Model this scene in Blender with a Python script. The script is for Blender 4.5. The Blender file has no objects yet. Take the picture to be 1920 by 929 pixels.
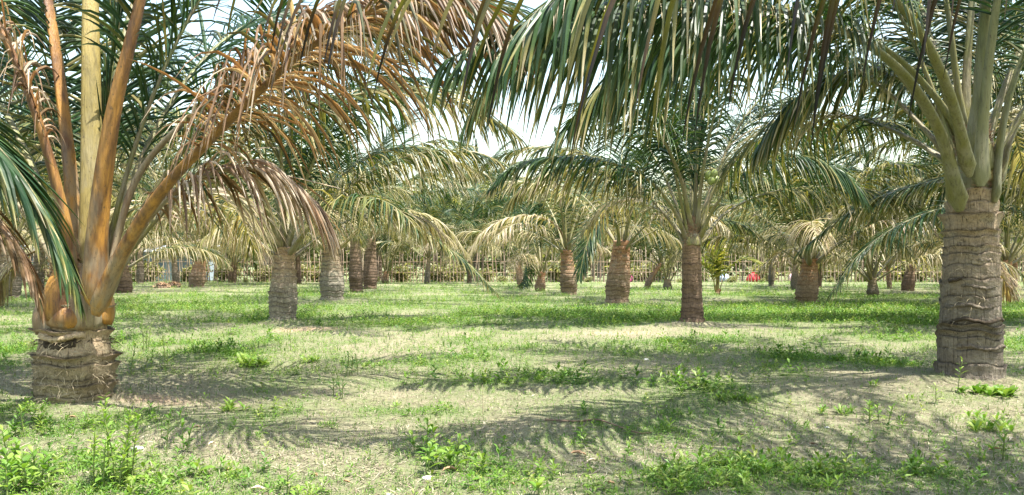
import bpy, math, random
import numpy as np
from mathutils import Vector

# ------------------------------------------------------------------ camera, sky, sun, exposure
sc = bpy.context.scene
CAM_H, FPX, HOR = 1.15, 1442.0, 500.0            # eye height, focal length and horizon row of the 1920 px photograph
cam_d = bpy.data.cameras.new('camera'); cam = bpy.data.objects.new('camera', cam_d)
sc.collection.objects.link(cam); sc.camera = cam
cam.location = (0, 0, CAM_H); cam.rotation_euler = (math.radians(90), 0, 0)
cam_d.sensor_width = 36; cam_d.lens = FPX / 1920 * 36; cam_d.shift_y = (HOR - 464.5) / 1920
cam_d.clip_start = 0.05; cam_d.clip_end = 3000

SUN_EL, SUN_AZ = math.radians(72), math.radians(118)   # azimuth clockwise from +Y: high sun, right and a little behind the camera
world = bpy.data.worlds.new('World'); sc.world = world; world.use_nodes = True
wn = world.node_tree; bg = wn.nodes['Background']
sky = wn.nodes.new('ShaderNodeTexSky'); sky.sky_type = 'NISHITA'; sky.sun_disc = False
sky.sun_elevation = SUN_EL; sky.sun_rotation = SUN_AZ; sky.dust_density = 2.5; sky.air_density = 1.8; sky.ozone_density = 1.0
wn.links.new(sky.outputs[0], bg.inputs[0]); bg.inputs[1].default_value = 0.15
sun_d = bpy.data.lights.new('sun', 'SUN'); sun_d.energy = 5.0; sun_d.angle = math.radians(0.53); sun_d.color = (1, 0.955, 0.88)
sun = bpy.data.objects.new('sun', sun_d); sc.collection.objects.link(sun); sun.location = (20, -10, 30)
sdir = Vector((math.sin(SUN_AZ) * math.cos(SUN_EL), math.cos(SUN_AZ) * math.cos(SUN_EL), math.sin(SUN_EL)))
sun.rotation_euler = sdir.to_track_quat('Z', 'Y').to_euler()
sc.view_settings.view_transform = 'Standard'; sc.view_settings.look = 'None'
sc.view_settings.exposure = 1.5; sc.view_settings.gamma = 1.0
sc.render.engine = 'CYCLES'
cy = sc.cycles
cy.max_bounces = 8; cy.diffuse_bounces = 4; cy.glossy_bounces = 2; cy.transmission_bounces = 4; cy.transparent_max_bounces = 4
cy.caustics_reflective = False; cy.caustics_refractive = False
cy.use_denoising = True; cy.denoiser = 'OPENIMAGEDENOISE'; cy.denoising_input_passes = 'RGB_ALBEDO_NORMAL'; cy.denoising_prefilter = 'ACCURATE'

C = sc.collection
RNG = np.random.default_rng(11)
rnd = random.Random(5)
Z3 = np.array([0., 0., 1.])

# ------------------------------------------------------------------ helpers
def nrm(v):
    return v / np.maximum(np.linalg.norm(v, axis=-1, keepdims=True), 1e-9)

def mesh_np(name, V, quads=None, tris=None, attrs=None, mats=(), mat_idx=None, smooth=False):
    me = bpy.data.meshes.new(name)
    V = np.ascontiguousarray(V, dtype=np.float32)
    q = np.zeros((0, 4), np.int32) if quads is None else np.asarray(quads, np.int32)
    t = np.zeros((0, 3), np.int32) if tris is None else np.asarray(tris, np.int32)
    me.vertices.add(len(V)); me.vertices.foreach_set('co', V.ravel())
    nl = q.size + t.size; npoly = len(q) + len(t)
    me.loops.add(nl); me.loops.foreach_set('vertex_index', np.concatenate([q.ravel(), t.ravel()]).astype(np.int32))
    me.polygons.add(npoly)
    ls = np.concatenate([np.arange(len(q)) * 4, len(q) * 4 + np.arange(len(t)) * 3]).astype(np.int32)
    me.polygons.foreach_set('loop_start', ls)
    if mat_idx is not None: me.polygons.foreach_set('material_index', np.asarray(mat_idx, np.int32))
    me.polygons.foreach_set('use_smooth', np.full(npoly, bool(smooth)))
    for k, a in (attrs or {}).items():
        at = me.attributes.new(k, 'FLOAT', 'POINT'); at.data.foreach_set('value', np.asarray(a, np.float32).ravel())
    for m in mats: me.materials.append(m)
    me.update()
    return me

def link(name, me, parent=None, loc=None):
    o = bpy.data.objects.new(name, me); C.objects.link(o)
    if parent is not None: o.parent = parent
    if loc is not None: o.location = tuple(float(v) for v in loc)
    return o

def tag(o, label, cat, group=None):
    o['label'] = label; o['category'] = cat
    if group: o['group'] = group
    return o

def empty(name, loc):
    o = bpy.data.objects.new(name, None); o.empty_display_size = 0.2; C.objects.link(o)
    o.location = tuple(float(v) for v in loc); return o

_H = np.random.default_rng(77).random((256, 256))
def vnoise(x, y):
    x = np.asarray(x, float); y = np.asarray(y, float)
    xi = np.floor(x).astype(int); yi = np.floor(y).astype(int)
    fx = x - xi; fy = y - yi; fx = fx * fx * (3 - 2 * fx); fy = fy * fy * (3 - 2 * fy)
    a = _H[xi % 256, yi % 256]; b = _H[(xi + 1) % 256, yi % 256]; c = _H[xi % 256, (yi + 1) % 256]; d = _H[(xi + 1) % 256, (yi + 1) % 256]
    return (a * (1 - fx) + b * fx) * (1 - fy) + (c * (1 - fx) + d * fx) * fy
def fbm(x, y, o=4):
    s = 0.0; a = 0.5
    for i in range(o):
        s = s + a * vnoise(x * 2 ** i + 17.3 * i, y * 2 ** i + 9.1 * i); a *= 0.5
    return s / (1 - 0.5 ** o)

def gdist(py): return FPX * CAM_H / (py - HOR)
def G(px, py):                                   # a point of the ground seen at that pixel
    d = gdist(py); return np.array([(px - 960) / FPX * d, d])
def W(px, py, d):                                # a point in the place at distance d
    return np.array([(px - 960) / FPX * d, d, CAM_H + (HOR - py) / FPX * d])

MOUNDS = [G(140, 755), G(1818, 715), G(530, 605), G(1298, 608), G(622, 565), G(1158, 568), G(1512, 568)]
def height(x, y):
    x = np.asarray(x, float); y = np.asarray(y, float)
    h = (fbm(x * 0.35 + 3, y * 0.35 + 8, 3) - 0.5) * 0.12 + (fbm(x * 1.7 + 30, y * 1.7, 3) - 0.5) * 0.075
    h = h + (fbm(x * 6 + 5, y * 6 + 3, 2) - 0.5) * 0.034
    for m in MOUNDS:
        h = h + 0.085 * np.exp(-((x - m[0]) ** 2 + (y - m[1]) ** 2) / 0.28)
    return h * np.clip((70 - np.hypot(x, y)) / 20, 0, 1)

# amount of green ground cover; blobs are (pixel x, pixel y, radius x m, radius y m, amount)
BLOBS = [(330, 640, 1.9, 1.6, .5), (470, 670, .9, .6, .55), (300, 590, 4, 3, .45), (60, 660, 1.6, 1.6, .75), (15, 890, .3, .35, .7), (40, 810, .25, .3, .35), (300, 830, .9, .5, -.3),
         (780, 575, 5, 4, .3), (1150, 590, 3.5, 2.5, .6), (1500, 590, 6, 3, .75), (1250, 640, .8, .5, .5), (1700, 585, 5, 3, .6),
         (1390, 740, .45, .35, .5), (1280, 800, .9, .5, .45), (1420, 880, .45, .3, .6), (1250, 915, .7, .2, .4), (1850, 740, .7, .35, .7), (1870, 780, .5, .3, .55),
         (1600, 650, 2, .6, .35), (1850, 640, 1.4, 1.5, .5), (900, 715, 1.6, .35, .4), (700, 760, .8, .4, .2), (190, 850, .25, .3, .35), (240, 690, .9, .6, .45),
         (1450, 555, 9, 3, .5), (450, 560, 6, 4, .35), (620, 700, .8, .4, .25), (1660, 680, .8, .3, .35), (840, 850, .4, .25, .5),
         (700, 850, 1.3, .6, -.4), (560, 800, 1.2, .5, -.3), (1580, 770, 1.2, .5, -.4), (1050, 690, 2.5, .4, -.25), (1000, 790, .9, .35, -.35), (300, 752, .6, .3, -.6),
         (575, 617, .8, .7, -.8), (1300, 612, 1.6, .8, -.5), (1150, 628, 1.5, .8, -.4), (40, 600, 3, 3, -.3), (900, 620, 3, .8, -.2), (1650, 548, 8, 3, -.1), (200, 548, 8, 4, -.3)]
_BL = [(G(a, b), c, d, e) for a, b, c, d, e in BLOBS]
def cover(x, y):
    c = 0.35 + (fbm(x * 0.55 + 40, y * 0.55 + 12, 4) - 0.5) * 1.3 + (fbm(x * 2.1 + 4, y * 2.1 + 2, 3) - 0.5) * .9 + np.clip((y - 13) / 60, 0, .12)
    for p, rx, ry, a in _BL:
        c = c + a * (.7 if a > 0 else .8) * np.exp(-((x - p[0]) / rx) ** 2 - ((y - p[1]) / ry) ** 2)
    return np.clip(c, 0, 1)

# ------------------------------------------------------------------ materials
def mat(name):
    m = bpy.data.materials.new(name); m.use_nodes = True
    return m, m.node_tree, m.node_tree.nodes['Principled BSDF'], m.node_tree.nodes['Material Output']
def N(nt, t, **kw):
    n = nt.nodes.new(t)
    for k, v in kw.items():
        if k.startswith('i_'): n.inputs[k[2:].replace('_', ' ')].default_value = v
        else: setattr(n, k, v)
    return n
def ramp(nt, stops, fac=None):
    r = nt.nodes.new('ShaderNodeValToRGB'); e = r.color_ramp.elements
    while len(e) < len(stops): e.new(0.5)
    for el, (p, c) in zip(e, stops): el.position = p; el.color = (*c, 1) if len(c) == 3 else c
    if fac is not None: nt.links.new(fac, r.inputs[0])
    return r
def mixc(nt, a, b, f, blend='MIX'):
    m = nt.nodes.new('ShaderNodeMix'); m.data_type = 'RGBA'; m.blend_type = blend
    for s, v in ((m.inputs[0], f), (m.inputs[6], a), (m.inputs[7], b)):
        if hasattr(v, 'links'): nt.links.new(v, s)
        else: s.default_value = v if not isinstance(v, tuple) or len(v) == 4 else (*v, 1)
    return m.outputs[2]
def noise(nt, scale, detail=4, vec=None, rough=0.6):
    n = N(nt, 'ShaderNodeTexNoise'); n.inputs['Scale'].default_value = scale; n.inputs['Detail'].default_value = detail; n.inputs['Roughness'].default_value = rough
    if vec is not None: nt.links.new(vec, n.inputs['Vector'])
    return n.outputs[0]
def coords(nt, scale=(1, 1, 1), kind='Object'):
    tc = nt.nodes.new('ShaderNodeTexCoord'); mp = nt.nodes.new('ShaderNodeMapping'); mp.inputs['Scale'].default_value = scale
    nt.links.new(tc.outputs[kind], mp.inputs['Vector']); return mp.outputs[0]
def attr(nt, name):
    a = nt.nodes.new('ShaderNodeAttribute'); a.attribute_name = name; return a.outputs['Fac']
def bump(nt, bsdf, h, strength, dist):
    b = nt.nodes.new('ShaderNodeBump'); b.inputs['Strength'].default_value = strength; b.inputs['Distance'].default_value = dist
    nt.links.new(h, b.inputs['Height']); nt.links.new(b.outputs[0], bsdf.inputs['Normal'])

def leaf_material(name, stops, rough=0.43, trans=0.27, tcol=(1.2, 1.2, 0.5), spec=0.32):
    m, nt, b, out = mat(name)
    col = ramp(nt, stops, attr(nt, 'dry')).outputs[0]
    v = N(nt, 'ShaderNodeMapRange'); nt.links.new(attr(nt, 'var'), v.inputs[0]); v.inputs[3].default_value = 0.65; v.inputs[4].default_value = 1.4
    col = mixc(nt, col, v.outputs[0], 1.0, 'MULTIPLY')
    sp = N(nt, 'ShaderNodeMapRange'); nt.links.new(noise(nt, 9, 3, coords(nt)), sp.inputs[0]); sp.inputs[1].default_value = .3; sp.inputs[2].default_value = .7
    sp.inputs[3].default_value = 0.8; sp.inputs[4].default_value = 1.2
    col = mixc(nt, col, sp.outputs[0], 1.0, 'MULTIPLY')
    nt.links.new(col, b.inputs['Base Color']); b.inputs['Roughness'].default_value = rough; b.inputs['Specular IOR Level'].default_value = spec
    tr = N(nt, 'ShaderNodeBsdfTranslucent'); nt.links.new(mixc(nt, col, tcol, 1.0, 'MULTIPLY'), tr.inputs[0])
    mx = N(nt, 'ShaderNodeMixShader'); mx.inputs[0].default_value = trans
    nt.links.new(b.outputs[0], mx.inputs[1]); nt.links.new(tr.outputs[0], mx.inputs[2]); nt.links.new(mx.outputs[0], out.inputs[0])
    return m

GREEN_STOPS = [(0, (.020, .054, .020)), (.25, (.050, .085, .026)), (.45, (.17, .155, .045)), (.62, (.34, .29, .15)), (.8, (.47, .40, .27)), (1, (.33, .23, .15))]
M_LEAF = leaf_material('palm_leaf', GREEN_STOPS)
M_LEAF_BROWN = leaf_material('bronze_leaf', [(0, (.07, .075, .03)), (.25, (.13, .075, .03)), (.5, (.21, .13, .075)), (.75, (.35, .275, .195)), (1, (.46, .40, .31))], 0.5, 0.3, (1.25, .95, .5))
M_WEED = leaf_material('weed_leaf', [(0, (.045, .125, .014)), (.5, (.115, .225, .026)), (1, (.25, .29, .07))], 0.5, 0.35, (1.1, 1.2, .5), 0.35)
M_STRAW = leaf_material('dry_straw', [(0, (.12, .10, .06)), (.4, (.25, .22, .15)), (.7, (.38, .35, .25)), (1, (.15, .115, .08))], 0.7, 0.15, (1, 1, .8), 0.2)

def rachis_material(name, c0, c1, c2, patch):
    # c0 low petiole, c1 middle, c2 tip; patch: waxy grey or rusty blotches that sit in the skin
    m, nt, b, out = mat(name)
    col = ramp(nt, [(0, c0), (.18, c0), (.4, c1), (1, c2)], attr(nt, 'along')).outputs[0]
    n = noise(nt, 1.0, 5, coords(nt, (9, 9, 2.0)))
    f = ramp(nt, [(.40, (0, 0, 0)), (.60, (1, 1, 1))], n).outputs[0]
    col = mixc(nt, col, patch, f)
    wax = N(nt, 'ShaderNodeMath', operation='MULTIPLY'); nt.links.new(ramp(nt, [(.46, (0, 0, 0)), (.62, (1, 1, 1))], noise(nt, 1.0, 4, coords(nt, (6, 6, 2.6)))).outputs[0], wax.inputs[0])
    nt.links.new(ramp(nt, [(.0, (.6, .6, .6)), (.10, (.5, .5, .5)), (.24, (.03, .03, .03))], attr(nt, 'along')).outputs[0], wax.inputs[1])
    col = mixc(nt, col, (.30, .27, .19), wax.outputs[0])
    f2 = ramp(nt, [(.30, (.45, .45, .45)), (.5, (1, 1, 1))], noise(nt, 1.0, 6, coords(nt, (40, 40, 5)))).outputs[0]
    col = mixc(nt, col, f2, .75, 'MULTIPLY')
    col = mixc(nt, col, (.07, .045, .025), ramp(nt, [(.62, (0, 0, 0)), (.70, (.75, .75, .75))], noise(nt, 1.0, 3, coords(nt, (55, 55, 30)))).outputs[0])
    nt.links.new(col, b.inputs['Base Color']); b.inputs['Roughness'].default_value = .5; b.inputs['Specular IOR Level'].default_value = .5
    bump(nt, b, noise(nt, 1.0, 5, coords(nt, (70, 70, 6))), .6, .015)
    return m
M_RACHIS = rachis_material('rachis_green', (.19, .18, .045), (.17, .20, .06), (.20, .19, .06), (.20, .165, .085))
M_RACHIS_OLIVE = rachis_material('rachis_olive', (.17, .16, .045), (.11, .13, .038), (.14, .14, .035), (.18, .175, .08))
M_RACHIS_ORANGE = rachis_material('rachis_orange', (.42, .21, .04), (.32, .155, .035), (.26, .16, .08), (.14, .065, .025))
M_RACHIS_YELLOW = rachis_material('rachis_yellow', (.32, .25, .08), (.34, .25, .055), (.26, .22, .06), (.24, .19, .06))
M_RACHIS_GREY = rachis_material('rachis_grey', (.33, .27, .17), (.28, .235, .165), (.30, .2, .12), (.20, .13, .07))
M_RACHIS_DRY = rachis_material('rachis_dry', (.30, .19, .08), (.33, .23, .12), (.35, .25, .14), (.18, .1, .05))

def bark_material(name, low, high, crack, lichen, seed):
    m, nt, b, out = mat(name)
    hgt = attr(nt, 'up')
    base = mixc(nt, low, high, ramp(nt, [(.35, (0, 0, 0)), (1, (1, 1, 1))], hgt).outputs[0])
    n1 = noise(nt, 1.0, 5, coords(nt, (5, 5, 8)))
    base = mixc(nt, base, lichen, ramp(nt, [(.48, (0, 0, 0)), (.72, (1, 1, 1))], n1).outputs[0])
    # vertical splits in the bark
    n2 = noise(nt, 1.0, 3, coords(nt, (75, 75, 3.5)))
    base = mixc(nt, base, crack, ramp(nt, [(.30, (.75, .75, .75)), (.45, (0, 0, 0))], n2).outputs[0])
    # leaf scar ring: dark fibre along each ledge
    base = mixc(nt, base, crack, attr(nt, 'scar'))
    n3 = noise(nt, 1.0, 6, coords(nt, (22, 22, 30)))
    base = mixc(nt, base, ramp(nt, [(.3, (.55, .55, .55)), (.65, (1.2, 1.2, 1.2))], n3).outputs[0], .8, 'MULTIPLY')
    nt.links.new(base, b.inputs['Base Color']); b.inputs['Roughness'].default_value = .88; b.inputs['Specular IOR Level'].default_value = .2
    mixh = N(nt, 'ShaderNodeMath', operation='ADD'); nt.links.new(n2, mixh.inputs[0]); nt.links.new(n3, mixh.inputs[1])
    bump(nt, b, mixh.outputs[0], .8, .02)
    return m
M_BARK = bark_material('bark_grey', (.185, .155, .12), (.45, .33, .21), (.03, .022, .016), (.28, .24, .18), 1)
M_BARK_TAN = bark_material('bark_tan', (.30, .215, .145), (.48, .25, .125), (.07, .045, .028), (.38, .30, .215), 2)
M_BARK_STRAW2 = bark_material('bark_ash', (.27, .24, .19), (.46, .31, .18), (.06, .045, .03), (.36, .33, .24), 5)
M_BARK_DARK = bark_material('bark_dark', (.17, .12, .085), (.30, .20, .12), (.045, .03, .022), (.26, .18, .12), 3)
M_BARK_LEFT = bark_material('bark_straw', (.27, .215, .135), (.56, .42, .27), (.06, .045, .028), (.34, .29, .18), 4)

def plain(name, c, rough=.8, var=.25, scale=12, spec=.3):
    m, nt, b, out = mat(name)
    f = ramp(nt, [(.3, tuple(v * (1 - var) for v in c)), (.7, tuple(min(v * (1 + var), .9) for v in c))], noise(nt, scale, 5, coords(nt)))
    nt.links.new(f.outputs[0], b.inputs['Base Color']); b.inputs['Roughness'].default_value = rough; b.inputs['Specular IOR Level'].default_value = spec
    return m
M_FIBRE = plain('palm_fibre', (.38, .31, .2), .9, .4, 30)
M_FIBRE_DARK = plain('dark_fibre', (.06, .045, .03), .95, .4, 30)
M_STAKE = plain('split_bamboo', (.38, .29, .21), .8, .35, 3)
M_STAKE2 = plain('weathered_stake', (.32, .23, .16), .85, .35, 3)
M_STONE = plain('pale_stone', (.62, .60, .55), .8, .15, 20)
M_DRYLEAF = plain('dry_leaf_tan', (.40, .25, .14), .75, .3, 20)
M_DRYLEAF2 = plain('dry_leaf_pale', (.62, .52, .38), .75, .2, 20)
M_TWIG = plain('twig_bark', (.16, .11, .075), .85, .3, 20)
M_STEM = plain('weed_stem', (.16, .2, .06), .6, .2, 20)
M_STEM_PALE = plain('dry_stem', (.42, .36, .22), .7, .2, 20)

# ground: pale sandy soil, dry straw litter, thin green film where the cover is thick, two rusty patches
def ground_material():
    m, nt, b, out = mat('sandy_ground')
    v = coords(nt)
    sand = ramp(nt, [(.25, (.15, .13, .085)), (.5, (.25, .22, .148)), (.75, (.36, .325, .235))], noise(nt, 3.2, 8, v, .68)).outputs[0]
    litter = ramp(nt, [(.40, (.13, .11, .07)), (.5, (.26, .23, .15)), (.62, (.37, .335, .225))], noise(nt, 1.0, 5, coords(nt, (28, 70, 40)), .7)).outputs[0]
    c = mixc(nt, sand, litter, .5)
    g = N(nt, 'ShaderNodeMath', operation='MULTIPLY_ADD'); nt.links.new(noise(nt, 7, 8, v, .75), g.inputs[0]); g.inputs[1].default_value = 1.3; g.inputs[2].default_value = -.62
    g2 = N(nt, 'ShaderNodeMath', operation='ADD'); nt.links.new(g.outputs[0], g2.inputs[0]); nt.links.new(attr(nt, 'cover'), g2.inputs[1])
    gf = ramp(nt, [(.0, (.12, .12, .12)), (.6, (.9, .9, .9))], g2.outputs[0]).outputs[0]
    green = ramp(nt, [(.3, (.09, .125, .05)), (.7, (.17, .20, .085))], noise(nt, 25, 4, v)).outputs[0]
    c = mixc(nt, c, green, gf)
    rp = N(nt, 'ShaderNodeMath', operation='MULTIPLY'); nt.links.new(attr(nt, 'rust'), rp.inputs[0]); nt.links.new(noise(nt, 4, 6, v), rp.inputs[1])
    c = mixc(nt, c, (.43, .30, .20), ramp(nt, [(.15, (0, 0, 0)), (.5, (.8, .8, .8))], rp.outputs[0]).outputs[0])
    nt.links.new(c, b.inputs['Base Color']); b.inputs['Roughness'].default_value = .95; b.inputs['Specular IOR Level'].default_value = .1
    ad = N(nt, 'ShaderNodeMath', operation='ADD'); nt.links.new(noise(nt, 18, 8, v, .7), ad.inputs[0]); nt.links.new(noise(nt, 1.0, 5, coords(nt, (28, 70, 40)), .7), ad.inputs[1])
    bump(nt, b, ad.outputs[0], .7, .035)
    return m
M_GROUND = ground_material()

# ------------------------------------------------------------------ ground sheet (reaches the horizon)
def spaced(lims):
    out = []
    for a, b, st in lims: out.extend(np.arange(a, b, st))
    return np.array(out + [lims[-1][1]])
xp = spaced([(0, 5, .07), (5, 12, .22), (12, 40, 1), (40, 120, 8), (120, 900, 130)])
xs = np.concatenate([-xp[:0:-1], xp])
ys = np.concatenate([spaced([(-900, -120, 130), (-120, -16, 8), (-16, 3, .5)])[:-1], spaced([(3, 9, .07), (9, 20, .18), (20, 60, .8), (60, 140, 8), (140, 1400, 140)])])
GX, GY = np.meshgrid(xs, ys)
ny, nx = GX.shape
gi = np.arange(ny * nx).reshape(ny, nx)
Q = np.stack([gi[:-1, :-1], gi[:-1, 1:], gi[1:, 1:], gi[1:, :-1]], -1).reshape(-1, 4)
gv = np.stack([GX, GY, height(GX, GY)], -1).reshape(-1, 3)
rust = np.zeros(gv.shape[0])
for (p, rx, ry) in ((G(300, 752), .45, .22), (G(575, 617), .7, .6), (G(1160, 625), .7, .5)):
    rust = np.maximum(rust, np.exp(-((gv[:, 0] - p[0]) / rx) ** 2 - ((gv[:, 1] - p[1]) / ry) ** 2))
gme = mesh_np('ground', gv, Q, attrs={'cover': cover(gv[:, 0], gv[:, 1]), 'rust': rust}, mats=[M_GROUND], smooth=True)
ground = link('ground', gme); ground['kind'] = 'structure'
tag(ground, 'pale sandy orchard floor with patchy green weeds and dry straw', 'ground')

# ------------------------------------------------------------------ palm fronds
def resample(P, n):
    P = np.asarray(P, float)
    # Catmull-Rom through control points, then even arc length
    Pp = np.vstack([2 * P[0] - P[1], P, 2 * P[-1] - P[-2]])
    out = []
    for i in range(1, len(Pp) - 2):
        p0, p1, p2, p3 = Pp[i - 1:i + 3]
        for t in np.linspace(0, 1, 14, endpoint=False):
            out.append(.5 * ((2 * p1) + (-p0 + p2) * t + (2 * p0 - 5 * p1 + 4 * p2 - p3) * t * t + (-p0 + 3 * p1 - 3 * p2 + p3) * t ** 3))
    out.append(Pp[-2]); out = np.array(out)
    s = np.concatenate([[0], np.cumsum(np.linalg.norm(np.diff(out, axis=0), axis=1))])
    u = np.linspace(0, s[-1], n)
    return np.stack([np.interp(u, s, out[:, k]) for k in range(3)], -1), s[-1]

def frames(P, side0=None):
    T = nrm(np.gradient(P, axis=0))
    h = P[-1] - P[0]; h = np.array([h[0], h[1], 0.]); 
    if np.linalg.norm(h) < .05: h = np.array([1., 0, 0])
    Sg = nrm(np.cross(nrm(h), Z3)) if side0 is None else side0
    S = np.cross(T, Z3); S = S * np.where((S @ Sg) < 0, -1, 1)[:, None]
    S = nrm(S + .35 * Sg); S = nrm(S - (S * T).sum(1)[:, None] * T)
    U = np.cross(S, T)
    return T, S, U

def rachis_mesh(P, L, w0, w1, flare=1.0, nside=8, s0=.2):
    n = len(P); T, S, U = frames(P)
    s = np.linspace(0, 1, n); d = s * L
    w = w1 + (w0 - w1) * np.clip(1 - s, 0, 1) ** 1.25
    fl = 1 + flare * np.exp(-(d / .30) ** 1.7)                      # clasping base
    fl = fl * (.3 + .7 * np.sin(np.clip(d / .10, 0, 1) * math.pi / 2))   # rounded foot
    a = np.arange(nside) / nside * 2 * math.pi
    ca, sa = np.cos(a), np.sin(a)
    hw = (w * fl / 2)[:, None] * ca; th = (w * (1 + .35 * (fl - 1)) / 2 * .72)[:, None] * np.where(sa > 0, sa * .55, sa)
    V = P[:, None, :] + hw[..., None] * S[:, None, :] + th[..., None] * U[:, None, :]
    idx = np.arange(n * nside).reshape(n, nside)
    q = np.stack([idx[:-1], np.roll(idx[:-1], -1, 1), np.roll(idx[1:], -1, 1), idx[1:]], -1).reshape(-1, 4)
    along = np.repeat(s, nside)
    return V.reshape(-1, 3), q, along

def leaflet_arrays(P, n, Lmax, width, grav, dry, rng, s0=.2, nseg=4, fold=True, a0=62, a1=22, lift=22, dry_sd=.1, tipdry=.25, gap=0.0, gsd=.35, ragged=.12):
    T, S, U = frames(P)
    m = len(P); s = np.linspace(s0, 1, n)
    ss = np.concatenate([s, s]); side = np.concatenate([-np.ones(n), np.ones(n)])
    ss = np.clip(ss + rng.normal(0, .25 / n, 2 * n), s0, .998)
    keep = rng.random(2 * n) > gap; ss, side = ss[keep], side[keep]; k = len(ss)
    f = ss * (m - 1); i0 = np.clip(f.astype(int), 0, m - 2); fr = (f - i0)[:, None]
    lp = lambda A: A[i0] * (1 - fr) + A[i0 + 1] * fr
    b, t, sd, up = lp(P), nrm(lp(T)), nrm(lp(S)), nrm(lp(U))
    u = (ss - s0) / (1 - s0)
    al = np.radians(a0 + (a1 - a0) * u ** 1.4 + rng.normal(0, 5, k)); be = np.radians(lift * (1 - u * .8) + rng.normal(0, 8, k))
    d0 = np.cos(al)[:, None] * t + np.sin(al)[:, None] * ((side * np.cos(be))[:, None] * sd + np.sin(be)[:, None] * up)
    prof = np.interp(u, [0, .12, .35, .6, .85, 1], [.45, .8, 1, .95, .62, .3])
    ln = Lmax * prof * (1 + rng.normal(0, .07, k)); broken = rng.random(k) < ragged; ln = np.where(broken, ln * rng.uniform(.4, .85, k), ln)
    g = np.maximum(.05, grav * (1 + rng.normal(0, gsd, k)))
    wprof = [.45, 1, .92, .6, .06] if nseg == 4 else [.45, .95, 1, .92, .75, .45, .05]
    pos = b.copy(); rows = []; dd = d0
    for j in range(nseg + 1):
        tj = j / nseg
        dd = nrm(d0 + (-Z3) * (g * (tj + .08) ** 1.25)[:, None])
        wd = nrm(t - (t * dd).sum(1)[:, None] * dd + .0001)
        hw = width * .5 * wprof[j] * np.sqrt(prof)
        nn = np.cross(dd, wd); nn = nn * np.where(nn[:, 2:3] < 0, -1, 1)
        if fold:
            rows.append(np.stack([pos - wd * hw[:, None] * .86 - nn * hw[:, None] * .5, pos, pos + wd * hw[:, None] * .86 - nn * hw[:, None] * .5], 1))
        else:
            rows.append(np.stack([pos - wd * hw[:, None], pos + wd * hw[:, None]], 1))
        pos = pos + dd * (ln / nseg)[:, None]
    V = np.stack(rows, 1)                                        # k, nseg+1, c, 3
    c = V.shape[2]
    idx = np.arange(k * (nseg + 1) * c).reshape(k, nseg + 1, c)
    q = np.stack([idx[:, :-1, :-1], idx[:, :-1, 1:], idx[:, 1:, 1:], idx[:, 1:, :-1]], -1).reshape(k, -1, 4)
    tt = np.linspace(0, 1, nseg + 1)[None, :, None]
    dv = np.clip(dry + rng.normal(0, dry_sd, k), 0, 1)[:, None, None] + np.maximum(0, tt - .55) / .45 * tipdry * rng.random((k, 1, 1)) * 1.6
    dv = np.clip(np.broadcast_to(dv, (k, nseg + 1, c)), 0, 1)
    var = np.broadcast_to(rng.random((k, 1, 1)), (k, nseg + 1, c))
    return V, q, dv, var

def leaflet_mesh(name, arrs, material, order='all'):
    Vs, Qs, D, R = [], [], [], []; off = 0
    for V, q, dv, var in arrs:
        Vs.append(V.reshape(-1, 3)); Qs.append(q.reshape(-1, 4) + off); D.append(dv.ravel()); R.append(var.ravel()); off += V.size // 3
    return mesh_np(name, np.concatenate(Vs), np.concatenate(Qs), attrs={'dry': np.concatenate(D), 'var': np.concatenate(R)}, mats=[material])

def strand_arrays(P, n, rng, length=.5, width=.008, s0=.2, dry=.75):
    """thin torn edges that dangle from the rachis"""
    return leaflet_arrays(P, n, length, width, 3.0, dry, rng, s0=s0, nseg=4, fold=False, a0=60, a1=40, lift=10, dry_sd=.12, tipdry=.1, gap=.35, ragged=.4)

def arc(L, el0, droop, p, n=26, sway=0.0):
    s = np.linspace(0, 1, n); th = np.radians(el0 - droop * s ** p)
    ds = L / (n - 1); x = np.concatenate([[0], np.cumsum(np.cos(th[:-1]) * ds)]); z = np.concatenate([[0], np.cumsum(np.sin(th[:-1]) * ds)])
    y = sway * s ** 2
    return np.stack([x, y, z], -1)

# shared library of frond shapes: key -> list of (rachis mesh, leaflets mesh)
KINDS = {  # el0, droop, power, length, dryness, gravity
    'spear': (86, 14, 1.3, 4.2, .02, .15), 'upper': (79, 46, 1.6, 5.4, .05, .7), 'high': (67, 80, 1.5, 5.6, .15, 1.6),
    'mid': (52, 88, 1.4, 5.4, .34, 2.5), 'low': (38, 84, 1.3, 5.0, .50, 3.2), 'drop': (22, 72, 1.15, 4.2, .55, 3.2), 'dead': (-12, 72, .9, 2.6, .8, 3.2)}
LIB = {}
for kd, (el, dr, pw, Lf, dry, gv_) in KINDS.items():
    LIB[kd] = []
    for v in range(3):
        r = np.random.default_rng((len(kd) * 131 + ord(kd[0]) * 7 + ord(kd[1]) * 3 + v * 1009))
        P = arc(Lf * r.uniform(.93, 1.07), el + r.normal(0, 3), dr * r.uniform(.88, 1.12), pw, 26, r.normal(0, .3))
        V, q, al = rachis_mesh(P, Lf, .105 if kd != 'spear' else .08, .012, 1.3 if kd != 'spear' else .2, 6)
        dry_mat = M_RACHIS_DRY if kd == 'dead' else M_RACHIS
        rm = mesh_np('frond_rachis', V, q, attrs={'along': al}, mats=[dry_mat], smooth=True)
        dry_v = max(0, dry + (-.16, .02, .14)[v] * (dry > .1))
        A = [leaflet_arrays(P, 74, 1.16 if kd != 'spear' else .7, .048, gv_, dry_v, r, s0=.22, nseg=4, fold=True,
                            a0=60 if kd != 'spear' else 16, a1=20 if kd != 'spear' else 8, dry_sd=.18, gap=.04 if kd != 'dead' else .25)]
        LIB[kd].append((rm, leaflet_mesh('frond_leaflets', A, M_LEAF)))

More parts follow.
